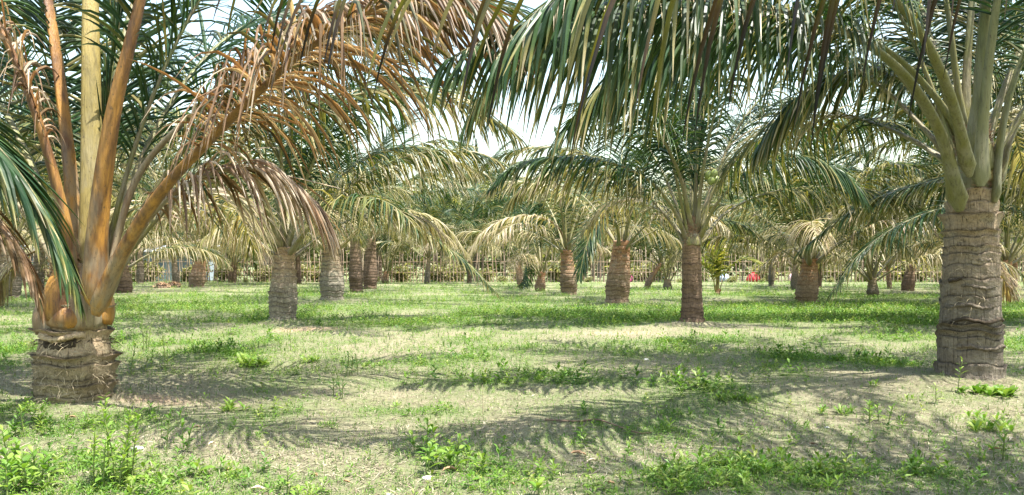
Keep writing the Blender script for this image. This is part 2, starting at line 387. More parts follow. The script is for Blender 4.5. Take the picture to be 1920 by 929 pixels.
def lib_frond(palm, kd, loc, az, scale, rng):
    rm, lm = LIB[kd][int(rng.integers(3))]
    f = link('frond', rm, palm, loc); f.rotation_euler = (0, 0, az); f.scale = (scale, scale, scale)
    l = link('leaflets', lm, f); l['kind'] = 'stuff'
    return f

M_LEAF_TIP = leaf_material('withered_shaded_leaf', [(0, (.07, .085, .02)), (.3, (.12, .105, .02)), (.55, (.06, .035, .015)), (1, (.012, .010, .008))], .5, .3)  # brown withered tips; their near-black also carries shade and backlight in the colour
def hero_frond(palm, pts, w0=.1, w1=.012, rmat=None, lmat=None, n=95, Lmax=1.0, width=.04, grav=1.2, dry=.2, s0=.2, seed=0, single=False, strands=0,
               flare=.6, dry_sd=.12, tipdry=.3, gap=.03, lift=20, a0=60, a1=20, gsd=.35, ragged=.12, sdry=.78):
    """a frond along given points of the place; leaflets either one mesh or each its own object"""
    base = np.array(palm.location)
    P, L = resample(pts, 46); P = P - base
    r = np.random.default_rng(seed + 500)
    V, q, al = rachis_mesh(P, L, w0, w1, flare, 12)
    f = link('frond', mesh_np('frond_rachis', V, q, attrs={'along': al}, mats=[rmat or M_RACHIS], smooth=True), palm)
    A = leaflet_arrays(P, n, Lmax, width, grav, dry, r, s0=s0, nseg=6, fold=True, dry_sd=dry_sd, tipdry=tipdry, gap=gap, lift=lift, a0=a0, a1=a1, gsd=gsd, ragged=ragged)
    lm = lmat or M_LEAF
    if single:
        V4, q4, dv, var = A
        q0 = q4[0] - q4[0].min()
        for i in range(len(V4)):
            link('leaflet', mesh_np('leaflet', V4[i].reshape(-1, 3), q0, attrs={'dry': dv[i].ravel(), 'var': var[i].ravel()}, mats=[lm]), f)
    else:
        l = link('leaflets', leaflet_mesh('leaflets', [A], lm), f); l['kind'] = 'stuff'
    if strands:
        l = link('dangling_strands', leaflet_mesh('dangling_strands', [strand_arrays(P, strands, r, dry=sdry, s0=s0)], lm), f); l['kind'] = 'stuff'
    return f

# ------------------------------------------------------------------ trunks
def trunk_mesh(H, prof, gap, nrad, rows, rng, lean=(0, 0), mat_=None, ledge=.018, rough=.012):
    """prof: [(height fraction, radius)]; leaf scar rings as real ledges"""
    zs = [-.12]; up = [0]; led = [0.]; sc_ = [0.]
    z = 0.0
    while z < H:
        g = gap * rng.uniform(.5, 1.6); a = float(rng.choice([.15, .5, .8, 1.1, 1.7]))
        for j in range(rows):
            t = j / rows
            zs.append(z + g * t); led.append(a * (t ** 2.0)); sc_.append(0.)
        zs.append(z + g * .985); led.append(a * 1.0); sc_.append(.6)
        zs.append(z + g * .995); led.append(-.35 * a); sc_.append(.95)
        z += g
    zs = np.array(zs); led = np.array(led); sc_ = np.array(sc_)
    fr = np.clip(zs / H, 0, 1.02)
    R = np.interp(fr, [p[0] for p in prof], [p[1] for p in prof])
    a = np.arange(nrad) / nrad * 2 * math.pi
    A, ZZ = np.meshgrid(a, zs)
    # rings wander up and down round the trunk and vary in depth
    wob = (fbm(np.cos(A) * 1.2 + 5 + ZZ * .6, np.sin(A) * 1.2 + 9 + ZZ * .6, 2) - .5) * gap * 1.6
    ledv = led[:, None] * (0.25 + 1.5 * vnoise(np.cos(A) * 2 + 3 + ZZ * 3, np.sin(A) * 2 + 30 + ZZ * 3))
    rr = R[:, None] + ledv * ledge + (fbm(np.cos(A) * 5 + 11 + ZZ * 7, np.sin(A) * 5 + 40 + ZZ * 7, 3) - .5) * rough * 2
    cx = lean[0] * fr ** 1.4; cyy = lean[1] * fr ** 1.4
    V = np.stack([cx[:, None] + rr * np.cos(A), cyy[:, None] + rr * np.sin(A), ZZ + np.where(ZZ > 0, wob, 0)], -1)
    n = len(zs); idx = np.arange(n * nrad).reshape(n, nrad)
    q = np.stack([idx[:-1], np.roll(idx[:-1], -1, 1), np.roll(idx[1:], -1, 1), idx[1:]], -1).reshape(-1, 4)
    scv = np.clip(sc_[:, None] * (.3 + 1.1 * vnoise(np.cos(A) * 3 + 8 + ZZ * 5, np.sin(A) * 3 + 2 + ZZ * 5)), 0, 1)
    upv = np.broadcast_to(fr[:, None], A.shape)
    Vf = V.reshape(-1, 3)
    # closed top
    top = np.array([[lean[0], lean[1], zs[-1] + .03]]); Vf = np.vstack([Vf, top]); ti = len(Vf) - 1
    tr = np.stack([idx[-1], np.roll(idx[-1], -1), np.full(nrad, ti)], -1)
    return mesh_np('trunk', Vf, q, tr, attrs={'up': np.append(upv.ravel(), 1), 'scar': np.append(scv.ravel(), 0)}, mats=[mat_ or M_BARK], smooth=True)

def fibre_mesh(n, R, z0, z1, rng, length=.12, w=.004, lean=(0, 0), H=1, material=None):
    a = rng.uniform(0, 2 * math.pi, n); z = rng.uniform(z0, z1, n)
    o = np.stack([np.cos(a), np.sin(a), 0 * a], -1); tn = np.stack([-np.sin(a), np.cos(a), 0 * a], -1)
    d = nrm(o * rng.uniform(.1, .6, n)[:, None] + tn * rng.normal(0, .8, n)[:, None] + Z3 * rng.normal(-.1, .45, n)[:, None])
    b = o * (R - .005) + Z3 * z[:, None]; L = length * rng.uniform(.4, 1.2, n)[:, None]
    p1 = b + d * L * .5 + o * .01; p2 = p1 + nrm(d - Z3 * .7) * L * .5
    wv = nrm(np.cross(d, o) + 1e-4) * w
    V = np.stack([b - wv, b + wv, p1 - wv, p1 + wv, p2 - wv * .2, p2 + wv * .2], 1)
    i = np.arange(n)[:, None] * 6
    q = np.concatenate([i + np.array([[0, 1, 3, 2]]), i + np.array([[2, 3, 5, 4]])], 0)
    return mesh_np('fibre', V.reshape(-1, 3), q, mats=[material or M_FIBRE])

def crown(palm, top, n, rng, scale, rad=.12, kinds=None, dead=1, skip=None, az0=None):
    """fronds in a spiral, old and low first, young and upright last"""
    az = rng.uniform(0, 6.28) if az0 is None else az0
    seq = kinds or (['dead'] * dead + ['low'] * 5 + ['mid'] * 6 + ['high'] * 5 + ['upper'] * 5 + ['spear'])
    if len(seq) > n: seq = [seq[int(i * (len(seq) - 1) / (n - 1))] for i in range(n)]
    m = len(seq)
    for i, kd in enumerate(seq):
        az += 2.39996 + rng.normal(0, .12)
        if skip is not None and kd != 'spear' and (skip(az % 6.28318, kd) if skip.__code__.co_argcount == 2 else skip(az % 6.28318)): continue
        u = i / max(1, m - 1); rr = rad * (1 - u) ** .6 * 1.0
        loc = (top[0] + math.cos(az) * rr, top[1] + math.sin(az) * rr, top[2] - .12 + .30 * u)
        lib_frond(palm, kd, loc, az, scale * rng.uniform(.9, 1.1), rng)

def palm_simple(px, py, wpx, ytop, label, group=None, lean=0.0, mat_=None, n=21, scale=1.0, seed=0, nrad=28, kinds=None, dead=0, d=None, x=None, tall=None, top_w=.72, skip=None, az0=None, rows=3):
    if d is None:
        p = G(px, py); d = p[1]; xx = p[0]
    else:
        xx = x
    r = np.random.default_rng(seed + 1000)
    H = tall if tall is not None else max(.25, (py - ytop) / FPX * d)
    R = wpx / 2 / FPX * d
    lean = lean if lean else float(r.normal(0, .07))
    palm = empty('palm_tree', (xx, d, float(height(xx, d)) - .05))
    tag(palm, label, 'palm tree', group)
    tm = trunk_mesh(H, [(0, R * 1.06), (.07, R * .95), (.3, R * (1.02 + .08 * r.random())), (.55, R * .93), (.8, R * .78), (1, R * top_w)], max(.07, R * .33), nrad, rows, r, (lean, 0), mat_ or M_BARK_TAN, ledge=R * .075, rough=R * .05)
    link('trunk', tm, palm)
    crown(palm, (lean, 0, H), n, r, scale, rad=R * .6, kinds=kinds, dead=dead, skip=skip, az0=az0)
    return palm

# ================================================================== palms
LPATH = lambda pts: [W(*p) for p in pts]

# ---- the big palm at the left edge, rusty orange leaf stalks
pL = G(140, 755)
left = empty('palm_tree', (pL[0], pL[1], float(height(*pL)) - .085)); tag(left, 'squat thick palm with rusty orange leaf stalks and bronze hanging fronds, nearest on the left', 'palm tree')
rL = np.random.default_rng(21)
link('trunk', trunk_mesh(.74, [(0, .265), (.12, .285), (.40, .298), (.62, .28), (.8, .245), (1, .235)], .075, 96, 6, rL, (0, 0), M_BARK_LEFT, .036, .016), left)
fb = link('fibre', fibre_mesh(500, .29, .02, .56, rL, .12, .002), left); fb['kind'] = 'stuff'
fb = link('fibre', fibre_mesh(40, .265, .52, .58, rL, .12, .004, material=M_FIBRE_DARK), left); fb['kind'] = 'stuff'
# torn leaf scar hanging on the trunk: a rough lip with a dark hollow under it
def lip_mesh(R, a0, a1, z, rng, h=.05, out=.05):
    a = np.linspace(a0, a1, 22); e = np.sin(np.linspace(0, math.pi, 22)) ** .5
    zz = z + .015 * np.sin(a * 5) + rng.normal(0, .003, 22)
    rows = []
    for dr, dz in ((-.02, .03), (out * .7, .018), (out, -.002), (out * .85, -.02), (-.02, -.03)):
        rr = R + dr * e + (rng.normal(0, .004, 22) if dr > 0 else 0)
        rows.append(np.stack([rr * np.cos(a), rr * np.sin(a), zz + dz * (h / .05)], -1))
    V = np.stack(rows, 0); i = np.arange(5 * 22).reshape(5, 22)
    q = np.stack([i[:-1, :-1], i[:-1, 1:], i[1:, 1:], i[1:, :-1]], -1).reshape(-1, 4)
    return V.reshape(-1, 3), q
V, q = lip_mesh(.265, -2.3, -.75, .60, rL)
link('leaf_scar', mesh_np('leaf_scar', V, q, attrs={'up': np.full(len(V), .9), 'scar': np.zeros(len(V))}, mats=[M_BARK_LEFT], smooth=True), left)
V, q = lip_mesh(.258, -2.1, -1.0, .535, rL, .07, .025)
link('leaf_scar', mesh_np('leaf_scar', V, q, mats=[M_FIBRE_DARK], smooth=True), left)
for (a, b, z) in ((-2.9, -1.7, .40), (-1.5, -.3, .34), (-2.4, -.6, .22), (-1.9, -.2, .14)):
    V, q = lip_mesh(.283, a, b, z, rL, .035, .02)
    link('leaf_scar', mesh_np('leaf_scar', V, q, attrs={'up': np.full(len(V), .3), 'scar': np.zeros(len(V))}, mats=[M_BARK_LEFT], smooth=True), left)

OR, YE, GR = M_RACHIS_ORANGE, M_RACHIS_YELLOW, M_RACHIS_GREY
hero_frond(left, LPATH([(172, 520, 6.45), (172, 300, 6.5), (170, 60, 6.6), (168, -200, 6.9), (150, -480, 7.6), (110, -620, 8.6)]), .20, .02, YE, n=70, Lmax=1.0, grav=.8, dry=.1, s0=.5, seed=1, flare=.22)
hero_frond(left, LPATH([(178, 575, 6.2), (182, 430, 6.15), (208, 230, 6.1), (248, 60, 6.1), (310, -180, 6.1), (420, -420, 6.0), (600, -560, 5.8)]), .225, .02, OR, n=80, Lmax=1.0, grav=1.0, dry=.2, s0=.36, seed=2, flare=.22)
hero_frond(left, LPATH([(140, 560, 6.35), (128, 430, 6.3), (75, 230, 6.2), (10, 70, 6.1), (-90, -80, 6.0), (-260, -180, 5.9), (-460, -160, 5.8)]), .19, .02, OR, lmat=M_LEAF_BROWN, n=85, Lmax=.95, grav=1.8, dry=.65, s0=.30, seed=3, flare=.22, strands=40, dry_sd=.25)
hero_frond(left, LPATH([(140, 480, 6.7), (135, 350, 6.75), (115, 170, 6.8), (90, 0, 6.9), (50, -200, 7.1), (-40, -380, 7.4), (-200, -460, 7.7)]), .15, .02, OR, n=80, Lmax=1.0, grav=1.2, dry=.25, s0=.30, seed=4, flare=.22)
# bronze frond arching to the right, its leaflets modelled one by one
hero_frond(left, LPATH([(178, 590, 6.15), (225, 480, 6.1), (300, 362, 6.0), (385, 270, 5.85), (470, 185, 5.6), (560, 105, 5.35), (660, 38, 5.1), (770, -8, 4.95), (870, -5, 4.85), (950, 55, 4.8)]), .165, .015, OR, lmat=M_LEAF_BROWN,
           n=96, Lmax=1.2, width=.035, grav=2.6, dry=.34, s0=.36, seed=5, single=True, flare=.22, dry_sd=.28, tipdry=.15, strands=200, gap=.1, sdry=.85)
hero_frond(left, LPATH([(205, 520, 6.5), (222, 430, 6.55), (255, 335, 6.6), (310, 262, 6.6), (390, 190, 6.6), (480, 105, 6.6), (590, 30, 6.6), (720, 0, 6.6), (830, 40, 6.6)]), .115, .015, GR, lmat=M_LEAF_BROWN,
           n=85, Lmax=1.05, width=.036, grav=3.0, dry=.45, s0=.40, seed=6, flare=.22, strands=110, dry_sd=.2)
# lower arch with tan leaflets
hero_frond(left, LPATH([(200, 560, 6.6), (245, 460, 6.65), (310, 375, 6.7), (385, 328, 6.75), (455, 314, 6.8), (520, 328, 6.85), (580, 372, 6.9), (615, 430, 6.95)]), .12, .012, GR, lmat=M_LEAF_BROWN,
           n=80, Lmax=.95, width=.034, grav=2.4, dry=.6, s0=.30, seed=7, single=True, flare=.22, dry_sd=.2)
# fronds behind the crown
for i, (kd, az) in enumerate((('high', 1.2), ('mid', 2.0), ('upper', 1.7), ('mid', .7), ('high', 2.7), ('spear', 0), ('upper', .5), ('high', .3), ('upper', 2.4), ('low', 1.5), ('mid', 2.9))):
    lib_frond(left, kd, (.02 + .1 * math.cos(az), .1 * math.sin(az) + .1, .95), az, 1.0, rL)
# swollen leaf bases that clasp the trunk
def leaf_base(parent, az, z0, R, hgt, wid, material, rng, bulge=.07):
    na, nz = 15, 14
    u = np.linspace(-1, 1, na); t = np.linspace(0, 1, nz); Ug, Tg = np.meshgrid(u, t)
    wv = wid * (1 - .55 * Tg ** .8); a = az + Ug * wv / R / 2
    rr = R + bulge * np.sin(np.clip(Tg * 1.15 + .08, 0, 1) * math.pi) ** .6 * (1 - np.abs(Ug) ** 2.2 * .75) - .07 * Tg + .01 * (1 - Ug ** 2)
    zz = z0 + hgt * Tg + .05 * Ug ** 2 * (1 - Tg)
    V = np.stack([rr * np.cos(a), rr * np.sin(a), zz], -1).reshape(-1, 3); i = np.arange(na * nz).reshape(nz, na)
    q = np.stack([i[:-1, :-1], i[:-1, 1:], i[1:, 1:], i[1:, :-1]], -1).reshape(-1, 4)
    # lower rim folded in
    rim = np.stack([(R - .03) * np.cos(a[0]), (R - .03) * np.sin(a[0]), zz[0] + .01], -1); V = np.vstack([V, rim]); k = na * nz
    q = np.vstack([q, np.stack([k + np.arange(na - 1), k + np.arange(1, na), i[0, 1:], i[0, :-1]], -1)])
    return link('leaf_base', mesh_np('leaf_base', V, q, attrs={'along': np.append(Tg.ravel() * .16, np.zeros(na))}, mats=[material], smooth=True), parent)
for az, z, h, w, mt in ((-2.55, .66, .45, .36, GR), (-1.75, .78, .50, .30, OR), (-.75, .70, .55, .36, GR), (-1.3, .72, .30, .40, OR), (.4, .72, .5, .36, OR), (2.6, .7, .5, .36, OR), (1.5, .72, .5, .4, GR)):
    leaf_base(left, az, z - .05, .235, h, w, mt, rL, .085)

# ---- the big palm at the right edge
pR = G(1818, 715)
right = empty('palm_tree', (pR[0], pR[1], float(height(*pR)) - .085)); tag(right, 'thick ringed palm with olive green leaf stalks, nearest on the right', 'palm tree')
rR = np.random.default_rng(31)
HR = 1.95
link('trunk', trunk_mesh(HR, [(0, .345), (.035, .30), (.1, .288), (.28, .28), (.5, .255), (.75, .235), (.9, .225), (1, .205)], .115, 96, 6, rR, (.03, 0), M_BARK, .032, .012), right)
fb = link('fibre', fibre_mesh(300, .265, .1, 1.5, rR, .08, .002), right); fb['kind'] = 'stuff'
for (a, b, z, R, o) in ((-1.5, -.4, 1.60, .245, .035), (-2.4, -.9, .95, .285, .03), (-2.7, -.5, .62, .315, .035), (-2.5, -.3, .36, .325, .03), (-3.0, -1.2, .76, .30, .03), (-2.2, -.2, 1.22, .27, .022), (-2.9, -2.3, 1.02, .285, .05)):
    V, q = lip_mesh(R * .885, a, b, z, rR, .035, o * .8)
    link('leaf_scar', mesh_np('leaf_scar', V, q, mats=[M_FIBRE_DARK if o > .03 else M_BARK], attrs={'up': np.full(len(V), .4), 'scar': np.full(len(V), .3)}, smooth=True), right)
OL = M_RACHIS_OLIVE
# long frond running left above the clearing, leaflets one by one
hero_frond(right, LPATH([(1800, 395, 7.5), (1768, 262, 7.3), (1712, 160, 7.05), (1640, 92, 6.75), (1550, 45, 6.4), (1420, 10, 5.95), (1270, 0, 5.5), (1110, 15, 5.15), (960, 50, 4.9), (850, 105, 4.75)]), 0.132, .014, OL,
           n=98, Lmax=1.42, width=.04, grav=4.5, dry=.08, s0=.33, seed=11, single=True, strands=170, flare=.9, tipdry=.45, dry_sd=.08, gap=.02, gsd=.25, a0=48)
hero_frond(right, LPATH([(1818, 330, 7.4), (1785, 190, 7.0), (1725, 60, 6.5), (1630, -45, 6.0), (1500, -120, 5.5), (1340, -130, 5.1), (1170, -80, 4.8), (1020, 10, 4.6), (930, 110, 4.5)]), 0.114, .014, OL,
           n=92, Lmax=1.3, width=.04, grav=4.0, dry=.12, s0=.34, seed=19, strands=120, flare=.6, tipdry=.5)
hero_frond(right, LPATH([(1822, 350, 7.75), (1788, 235, 7.75), (1735, 160, 7.75), (1665, 95, 7.7), (1570, 45, 7.6), (1450, 25, 7.4), (1310, 45, 7.2), (1180, 110, 7.0), (1090, 200, 6.9)]), 0.114, .014, OL,
           n=92, Lmax=1.45, width=.04, grav=4.0, dry=.12, s0=.34, seed=12, strands=90, flare=.8, tipdry=.4)
hero_frond(right, LPATH([(1820, 340, 7.9), (1770, 150, 7.9), (1680, 0, 7.9), (1500, -90, 7.8), (1300, -85, 7.6), (1100, -10, 7.4), (960, 95, 7.2), (880, 215, 7.1)]), .13, .014, OL,
           n=95, Lmax=1.4, width=.042, grav=3.4, dry=.14, s0=.3, seed=191, strands=60, flare=.6, tipdry=.5)
hero_frond(right, LPATH([(1815, 350, 8.1), (1770, 225, 8.4), (1690, 150, 8.6), (1600, 135, 8.8), (1500, 180, 9.0), (1425, 270, 9.1)]), .12, .014, M_RACHIS, n=80, Lmax=1.1, width=.042, grav=3.0, dry=.25, s0=.3, seed=192, flare=.6, tipdry=.5)
hero_frond(right, LPATH([(1812, 250, 7.9), (1795, 150, 7.95), (1778, 20, 8.0), (1745, -150, 8.1), (1670, -320, 8.2), (1540, -440, 8.2), (1380, -480, 8.1)]), 0.114, .015, OL, n=80, Lmax=1.0, grav=1.1, dry=.08, s0=.3, seed=13)
hero_frond(right, LPATH([(1822, 300, 7.6), (1836, 180, 7.55), (1848, 20, 7.45), (1858, -150, 7.2), (1850, -330, 6.8), (1800, -450, 6.2)]), 0.143, .018, OL, n=80, Lmax=1.0, grav=.8, dry=.08, s0=.4, seed=14)
hero_frond(right, LPATH([(1838, 350, 7.45), (1842, 240, 7.4), (1856, 100, 7.3), (1880, -60, 7.1), (1920, -230, 6.8), (1990, -380, 6.4), (2100, -480, 5.8)]), 0.132, .018, OL, n=80, Lmax=1.0, grav=.8, dry=.1, s0=.4, seed=15)
hero_frond(right, LPATH([(1862, 380, 7.5), (1872, 280, 7.5), (1895, 170, 7.5), (1940, 60, 7.5), (2030, -60, 7.4), (2180, -130, 7.3), (2360, -90, 7.2)]), 0.121, .015, OL, n=80, Lmax=1.0, grav=1.3, dry=.12, s0=.32, seed=16, flare=.8)
hero_frond(right, LPATH([(1868, 350, 7.8), (1895, 255, 7.9), (1950, 170, 8.0), (2040, 110, 8.1), (2160, 110, 8.2), (2280, 190, 8.3)]), 0.106, .015, M_RACHIS, n=80, Lmax=1.0, grav=1.7, dry=.2, s0=.3, seed=17)
hero_frond(right, LPATH([(1815, 280, 7.9), (1812, 150, 8.0), (1822, 0, 8.1), (1830, -200, 8.3), (1810, -400, 8.8)]), 0.099, .015, M_RACHIS, n=70, Lmax=.9, grav=.4, dry=.05, s0=.36, seed=18)
for kd, az in (('high', 1.4), ('mid', 2.3), ('low', .9), ('mid', .1), ('upper', 1.9), ('low', 1.9), ('high', 2.6), ('upper', 2.8), ('high', .5), ('upper', .9), ('mid', 1.2)):
    lib_frond(right, kd, (.03 + .1 * math.cos(az), .1 * math.sin(az), HR + .15), az, .98, rR)
for az, z, h, w, mt in ((-2.35, 1.86, .50, .42, OL), (-.75, 1.95, .45, .30, OL), (-1.5, 2.08, .45, .34, OL), (-1.45, 1.98, .24, .24, M_RACHIS_YELLOW), (.3, 1.9, .5, .4, OL), (1.6, 1.9, .5, .4, OL), (2.9, 1.9, .5, .4, OL)):
    o = leaf_base(right, az, z, .198, h, w, mt, rR, .05); o.location = (.03, 0, 0)

def burlap(parent, z0, z1, r0, r1, rng, at=(0, 0)):
    n = 900; a = rng.uniform(0, 6.283, n); t = rng.random(n); R_ = r0 + (r1 - r0) * t + rng.normal(0, .008, n); z = z0 + (z1 - z0) * t
    b = np.stack([at[0] + R_ * np.cos(a), at[1] + R_ * np.sin(a), z], -1); tn = np.stack([-np.sin(a), np.cos(a), 0 * a], -1)
    d = nrm(tn * rng.choice([-.7, .7], n)[:, None] + Z3 * rng.normal(.5, .4, n)[:, None]); w = nrm(np.cross(d, np.stack([np.cos(a), np.sin(a), 0 * a], -1))) * .005; L_ = rng.uniform(.06, .18, n)[:, None]
    V = np.stack([b - w, b + w, b + d * L_ + w * .4, b + d * L_ - w * .4], 1).reshape(-1, 3)
    o = link('fibre_sheath', mesh_np('fibre_sheath', V, np.arange(n * 4).reshape(n, 4), mats=[M_FIBRE_BROWN]), parent); o['kind'] = 'stuff'
    A, T_ = np.meshgrid(np.arange(24) / 24 * 6.283, np.linspace(0, 1, 8)); R_ = (r0 + (r1 - r0) * T_) * .93 * (1 + .06 * np.sin(A * 5))
    V = np.stack([at[0] + R_ * np.cos(A), at[1] + R_ * np.sin(A), z0 + (z1 - z0) * T_ * .92], -1).reshape(-1, 3); i = np.arange(192).reshape(8, 24)
    q = np.stack([i[:-1], np.roll(i[:-1], -1, 1), np.roll(i[1:], -1, 1), i[1:]], -1).reshape(-1, 4)
    link('leaf_sheath', mesh_np('leaf_sheath', V, q, mats=[M_FIBRE_BROWN], smooth=True), parent)
M_FIBRE_BROWN = plain('burlap_fibre', (.24, .15, .085), .9, .45, 40)
burlap(left, .7, 1.25, .24, .13, rL); burlap(right, 1.9, 2.5, .215, .12, rR, (.03, 0))
# ---- palms just behind and beside the camera: only their fronds and shadows come into the picture
def offstage(x, y, label, seed, H=1.9, kinds=None, skip=None, scale=.95):
    r = np.random.default_rng(seed); p = empty('palm_tree', (x, y, float(height(x, y)) - .02)); tag(p, label, 'palm tree')
    link('trunk', trunk_mesh(H, [(0, .36), (.1, .33), (.5, .29), (1, .23)], .11, 28, 3, r, (0, 0), M_BARK, .02, .012), p)
    crown(p, (0, 0, H), 18, r, scale, kinds=kinds, skip=skip)
    return p
over = offstage(5.4, 1.5, 'palm whose dark leaflet tips hang from the top edge of the view', 41, 2.2, skip=lambda a, k: 1.45 < a < 3.3 and k in ('low', 'mid'))
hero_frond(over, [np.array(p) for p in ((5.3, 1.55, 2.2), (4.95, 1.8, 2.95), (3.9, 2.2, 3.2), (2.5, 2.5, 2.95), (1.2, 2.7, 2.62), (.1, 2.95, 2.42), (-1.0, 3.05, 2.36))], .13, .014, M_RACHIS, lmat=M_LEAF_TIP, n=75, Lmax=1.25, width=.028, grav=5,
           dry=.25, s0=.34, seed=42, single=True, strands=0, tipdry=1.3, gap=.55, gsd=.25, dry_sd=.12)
for az in (1.75, 2.05, 2.3, 2.55, 2.8, 3.05):  # extra fronds above the view, added to shade the foreground and hanging leaflets
    lib_frond(over, 'high' if az < 2.6 else 'upper', (0, 0, 2.3), az, 1.12, rR)
beside = offstage(-7.2, 4.9, 'palm beyond the left edge, one grey-green frond drooping across the rusty palm', 43, 1.7, skip=lambda a: a < .75 or a > 5.2)
hero_frond(beside, [np.array((-7.1, 5.0, 1.8)), np.array((-6.4, 5.2, 2.4))] + LPATH([(-330, 120, 5.5), (-150, 170, 5.5), (-30, 250, 5.5), (55, 350, 5.5), (110, 450, 5.5), (140, 530, 5.5)]), .12, .012, M_RACHIS, n=110, Lmax=.95, width=.05, grav=1.6, dry=.05,
           s0=.3, seed=44, tipdry=.5, a0=35, a1=8, dry_sd=.12)
hero_frond(beside, [np.array((-7.1, 4.9, 1.7)), np.array((-6.3, 5.0, 2.05))] + LPATH([(-330, 260, 5.7), (-160, 290, 5.8), (-40, 370, 5.9), (40, 470, 5.9), (75, 560, 5.9)]), .11, .012, M_RACHIS_DRY, lmat=M_LEAF_BROWN, n=90, Lmax=.75, width=.045, grav=1.8, dry=.3,
           s0=.3, seed=45, a0=30, a1=8)

# ---- second row
p3 = palm_simple(530, 605, 50, 475, 'grey bulbous-trunked palm standing just right of the rusty palm, second row', lean=.05, mat_=M_BARK_STRAW2, n=17, scale=0.99, seed=3, nrad=56, rows=5)
d3 = G(530, 605)[1]; P3 = lambda pts: [W(a, b, d3 + c) for a, b, c in pts]
for k_, (pt, dr_) in enumerate((([(536, 478, 0), (570, 330, -.3), (650, 205, -.8), (760, 150, -1.3), (860, 165, -1.7), (930, 230, -2.0)], .14), ([(530, 475, .1), (545, 290, .2), (610, 110, .3), (720, 20, .4), (850, 10, .4), (950, 70, .4)], .08),
                         ([(540, 480, .2), (600, 370, .6), (700, 290, 1.1), (800, 280, 1.5), (880, 330, 1.8)], .3))):
    hero_frond(p3, P3(pt), .13, .012, M_RACHIS, n=78, Lmax=1.2, width=.05, grav=2.4, dry=dr_, seed=310 + k_, s0=.22)
pM = G(1298, 608)
mid = empty('palm_tree', (pM[0], pM[1], float(height(*pM)) - .085)); tag(mid, 'slim dark-trunked palm with green crown, standing alone right of the middle', 'palm tree')
rM = np.random.default_rng(51); dM = pM[1]
HM = (608 - 455) / FPX * dM
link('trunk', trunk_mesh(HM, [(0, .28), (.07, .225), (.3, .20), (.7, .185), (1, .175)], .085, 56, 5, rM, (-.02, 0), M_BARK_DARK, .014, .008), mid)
MP = lambda pts: [W(a, b, dM + c) for a, b, c in pts]
hk = dict(rmat=M_RACHIS, n=76, width=.05, s0=.24, flare=1.0)
hero_frond(mid, MP([(1292, 462, 0), (1262, 390, -.1), (1205, 330, -.2), (1120, 300, -.4), (1030, 295, -.6), (960, 312, -.8), (920, 350, -.9)]), .13, .012, Lmax=1.15, grav=2.8, dry=.16, seed=52, tipdry=.6, **hk)
hero_frond(mid, MP([(1290, 470, 0), (1255, 410, .2), (1200, 355, .5), (1110, 320, .8), (1010, 330, 1.0), (950, 380, 1.1)]), .12, .012, Lmax=1.15, grav=3.0, dry=.45, seed=53, **hk)
hero_frond(mid, MP([(1298, 440, 0), (1275, 330, -.3), (1230, 245, -.7), (1165, 200, -1.1), (1090, 215, -1.4), (1040, 270, -1.6)]), .12, .012, Lmax=1.21, grav=2.2, dry=.1, seed=54, **hk)
hero_frond(mid, MP([(1310, 450, 0), (1345, 380, -.3), (1410, 320, -.6), (1490, 296, -.9), (1565, 315, -1.1), (1620, 370, -1.2)]), .12, .012, Lmax=1.15, grav=2.5, dry=.12, seed=55, **hk)
hero_frond(mid, MP([(1308, 440, .1), (1350, 330, .2), (1430, 268, .3), (1540, 236, .3), (1650, 228, .3), (1745, 245, .3)]), .12, .012, Lmax=1.15, grav=2.4, dry=.2, seed=56, **hk)
hero_frond(mid, MP([(1312, 458, .1), (1360, 400, .4), (1440, 362, .7), (1540, 350, .9), (1650, 362, 1.0), (1750, 400, 1.0)]), .12, .012, Lmax=1.09, grav=3.3, dry=.35, seed=57, **hk)
hero_frond(mid, MP([(1302, 430, 0), (1306, 300, 0), (1318, 180, .1), (1345, 50, .2), (1400, -70, .4)]), .13, .012, Lmax=1.09, grav=0.9, dry=.08, seed=58, **hk)
hero_frond(mid, MP([(1306, 440, 0), (1318, 320, -.2), (1345, 200, -.5), (1400, 90, -.9), (1490, 20, -1.4), (1580, 20, -1.8)]), .12, .012, Lmax=1.15, grav=1.5, dry=.08, seed=59, **hk)
hero_frond(mid, MP([(1294, 430, 0), (1262, 250, -.3), (1180, 115, -.8), (1060, 55, -1.3), (940, 75, -1.8), (850, 150, -2.2)]), .12, .012, Lmax=1.15, grav=2.0, dry=.1, seed=591, **hk)
hero_frond(mid, MP([(1312, 430, .2), (1380, 245, .5), (1490, 135, .9), (1620, 115, 1.3), (1730, 175, 1.6)]), .12, .012, Lmax=1.15, grav=2.2, dry=.15, seed=592, **hk)
hero_frond(mid, MP([(1300, 430, .2), (1290, 240, 1.0), (1250, 80, 2.0), (1170, -20, 3.2), (1060, -30, 4.4)]), .12, .012, Lmax=1.1, grav=1.4, dry=.1, seed=593, **hk)
for kd, az in (('mid', 1.3), ('high', 2.2), ('high', .6), ('low', 1.9), ('upper', 3.6), ('spear', 0), ('mid', 2.7), ('upper', 1.2)):
    lib_frond(mid, kd, (-.02 + .06 * math.cos(az), .06 * math.sin(az), HM - .05), az, 1.0, rM)
for az in (-2.2, -1.3, -.5, .6, 1.8, 3.0): leaf_base(mid, az, HM - .05, .165, .34, .26, M_RACHIS, rM, .04)
burlap(mid, HM - .05, HM + .5, .165, .09, rM, (-.02, 0))
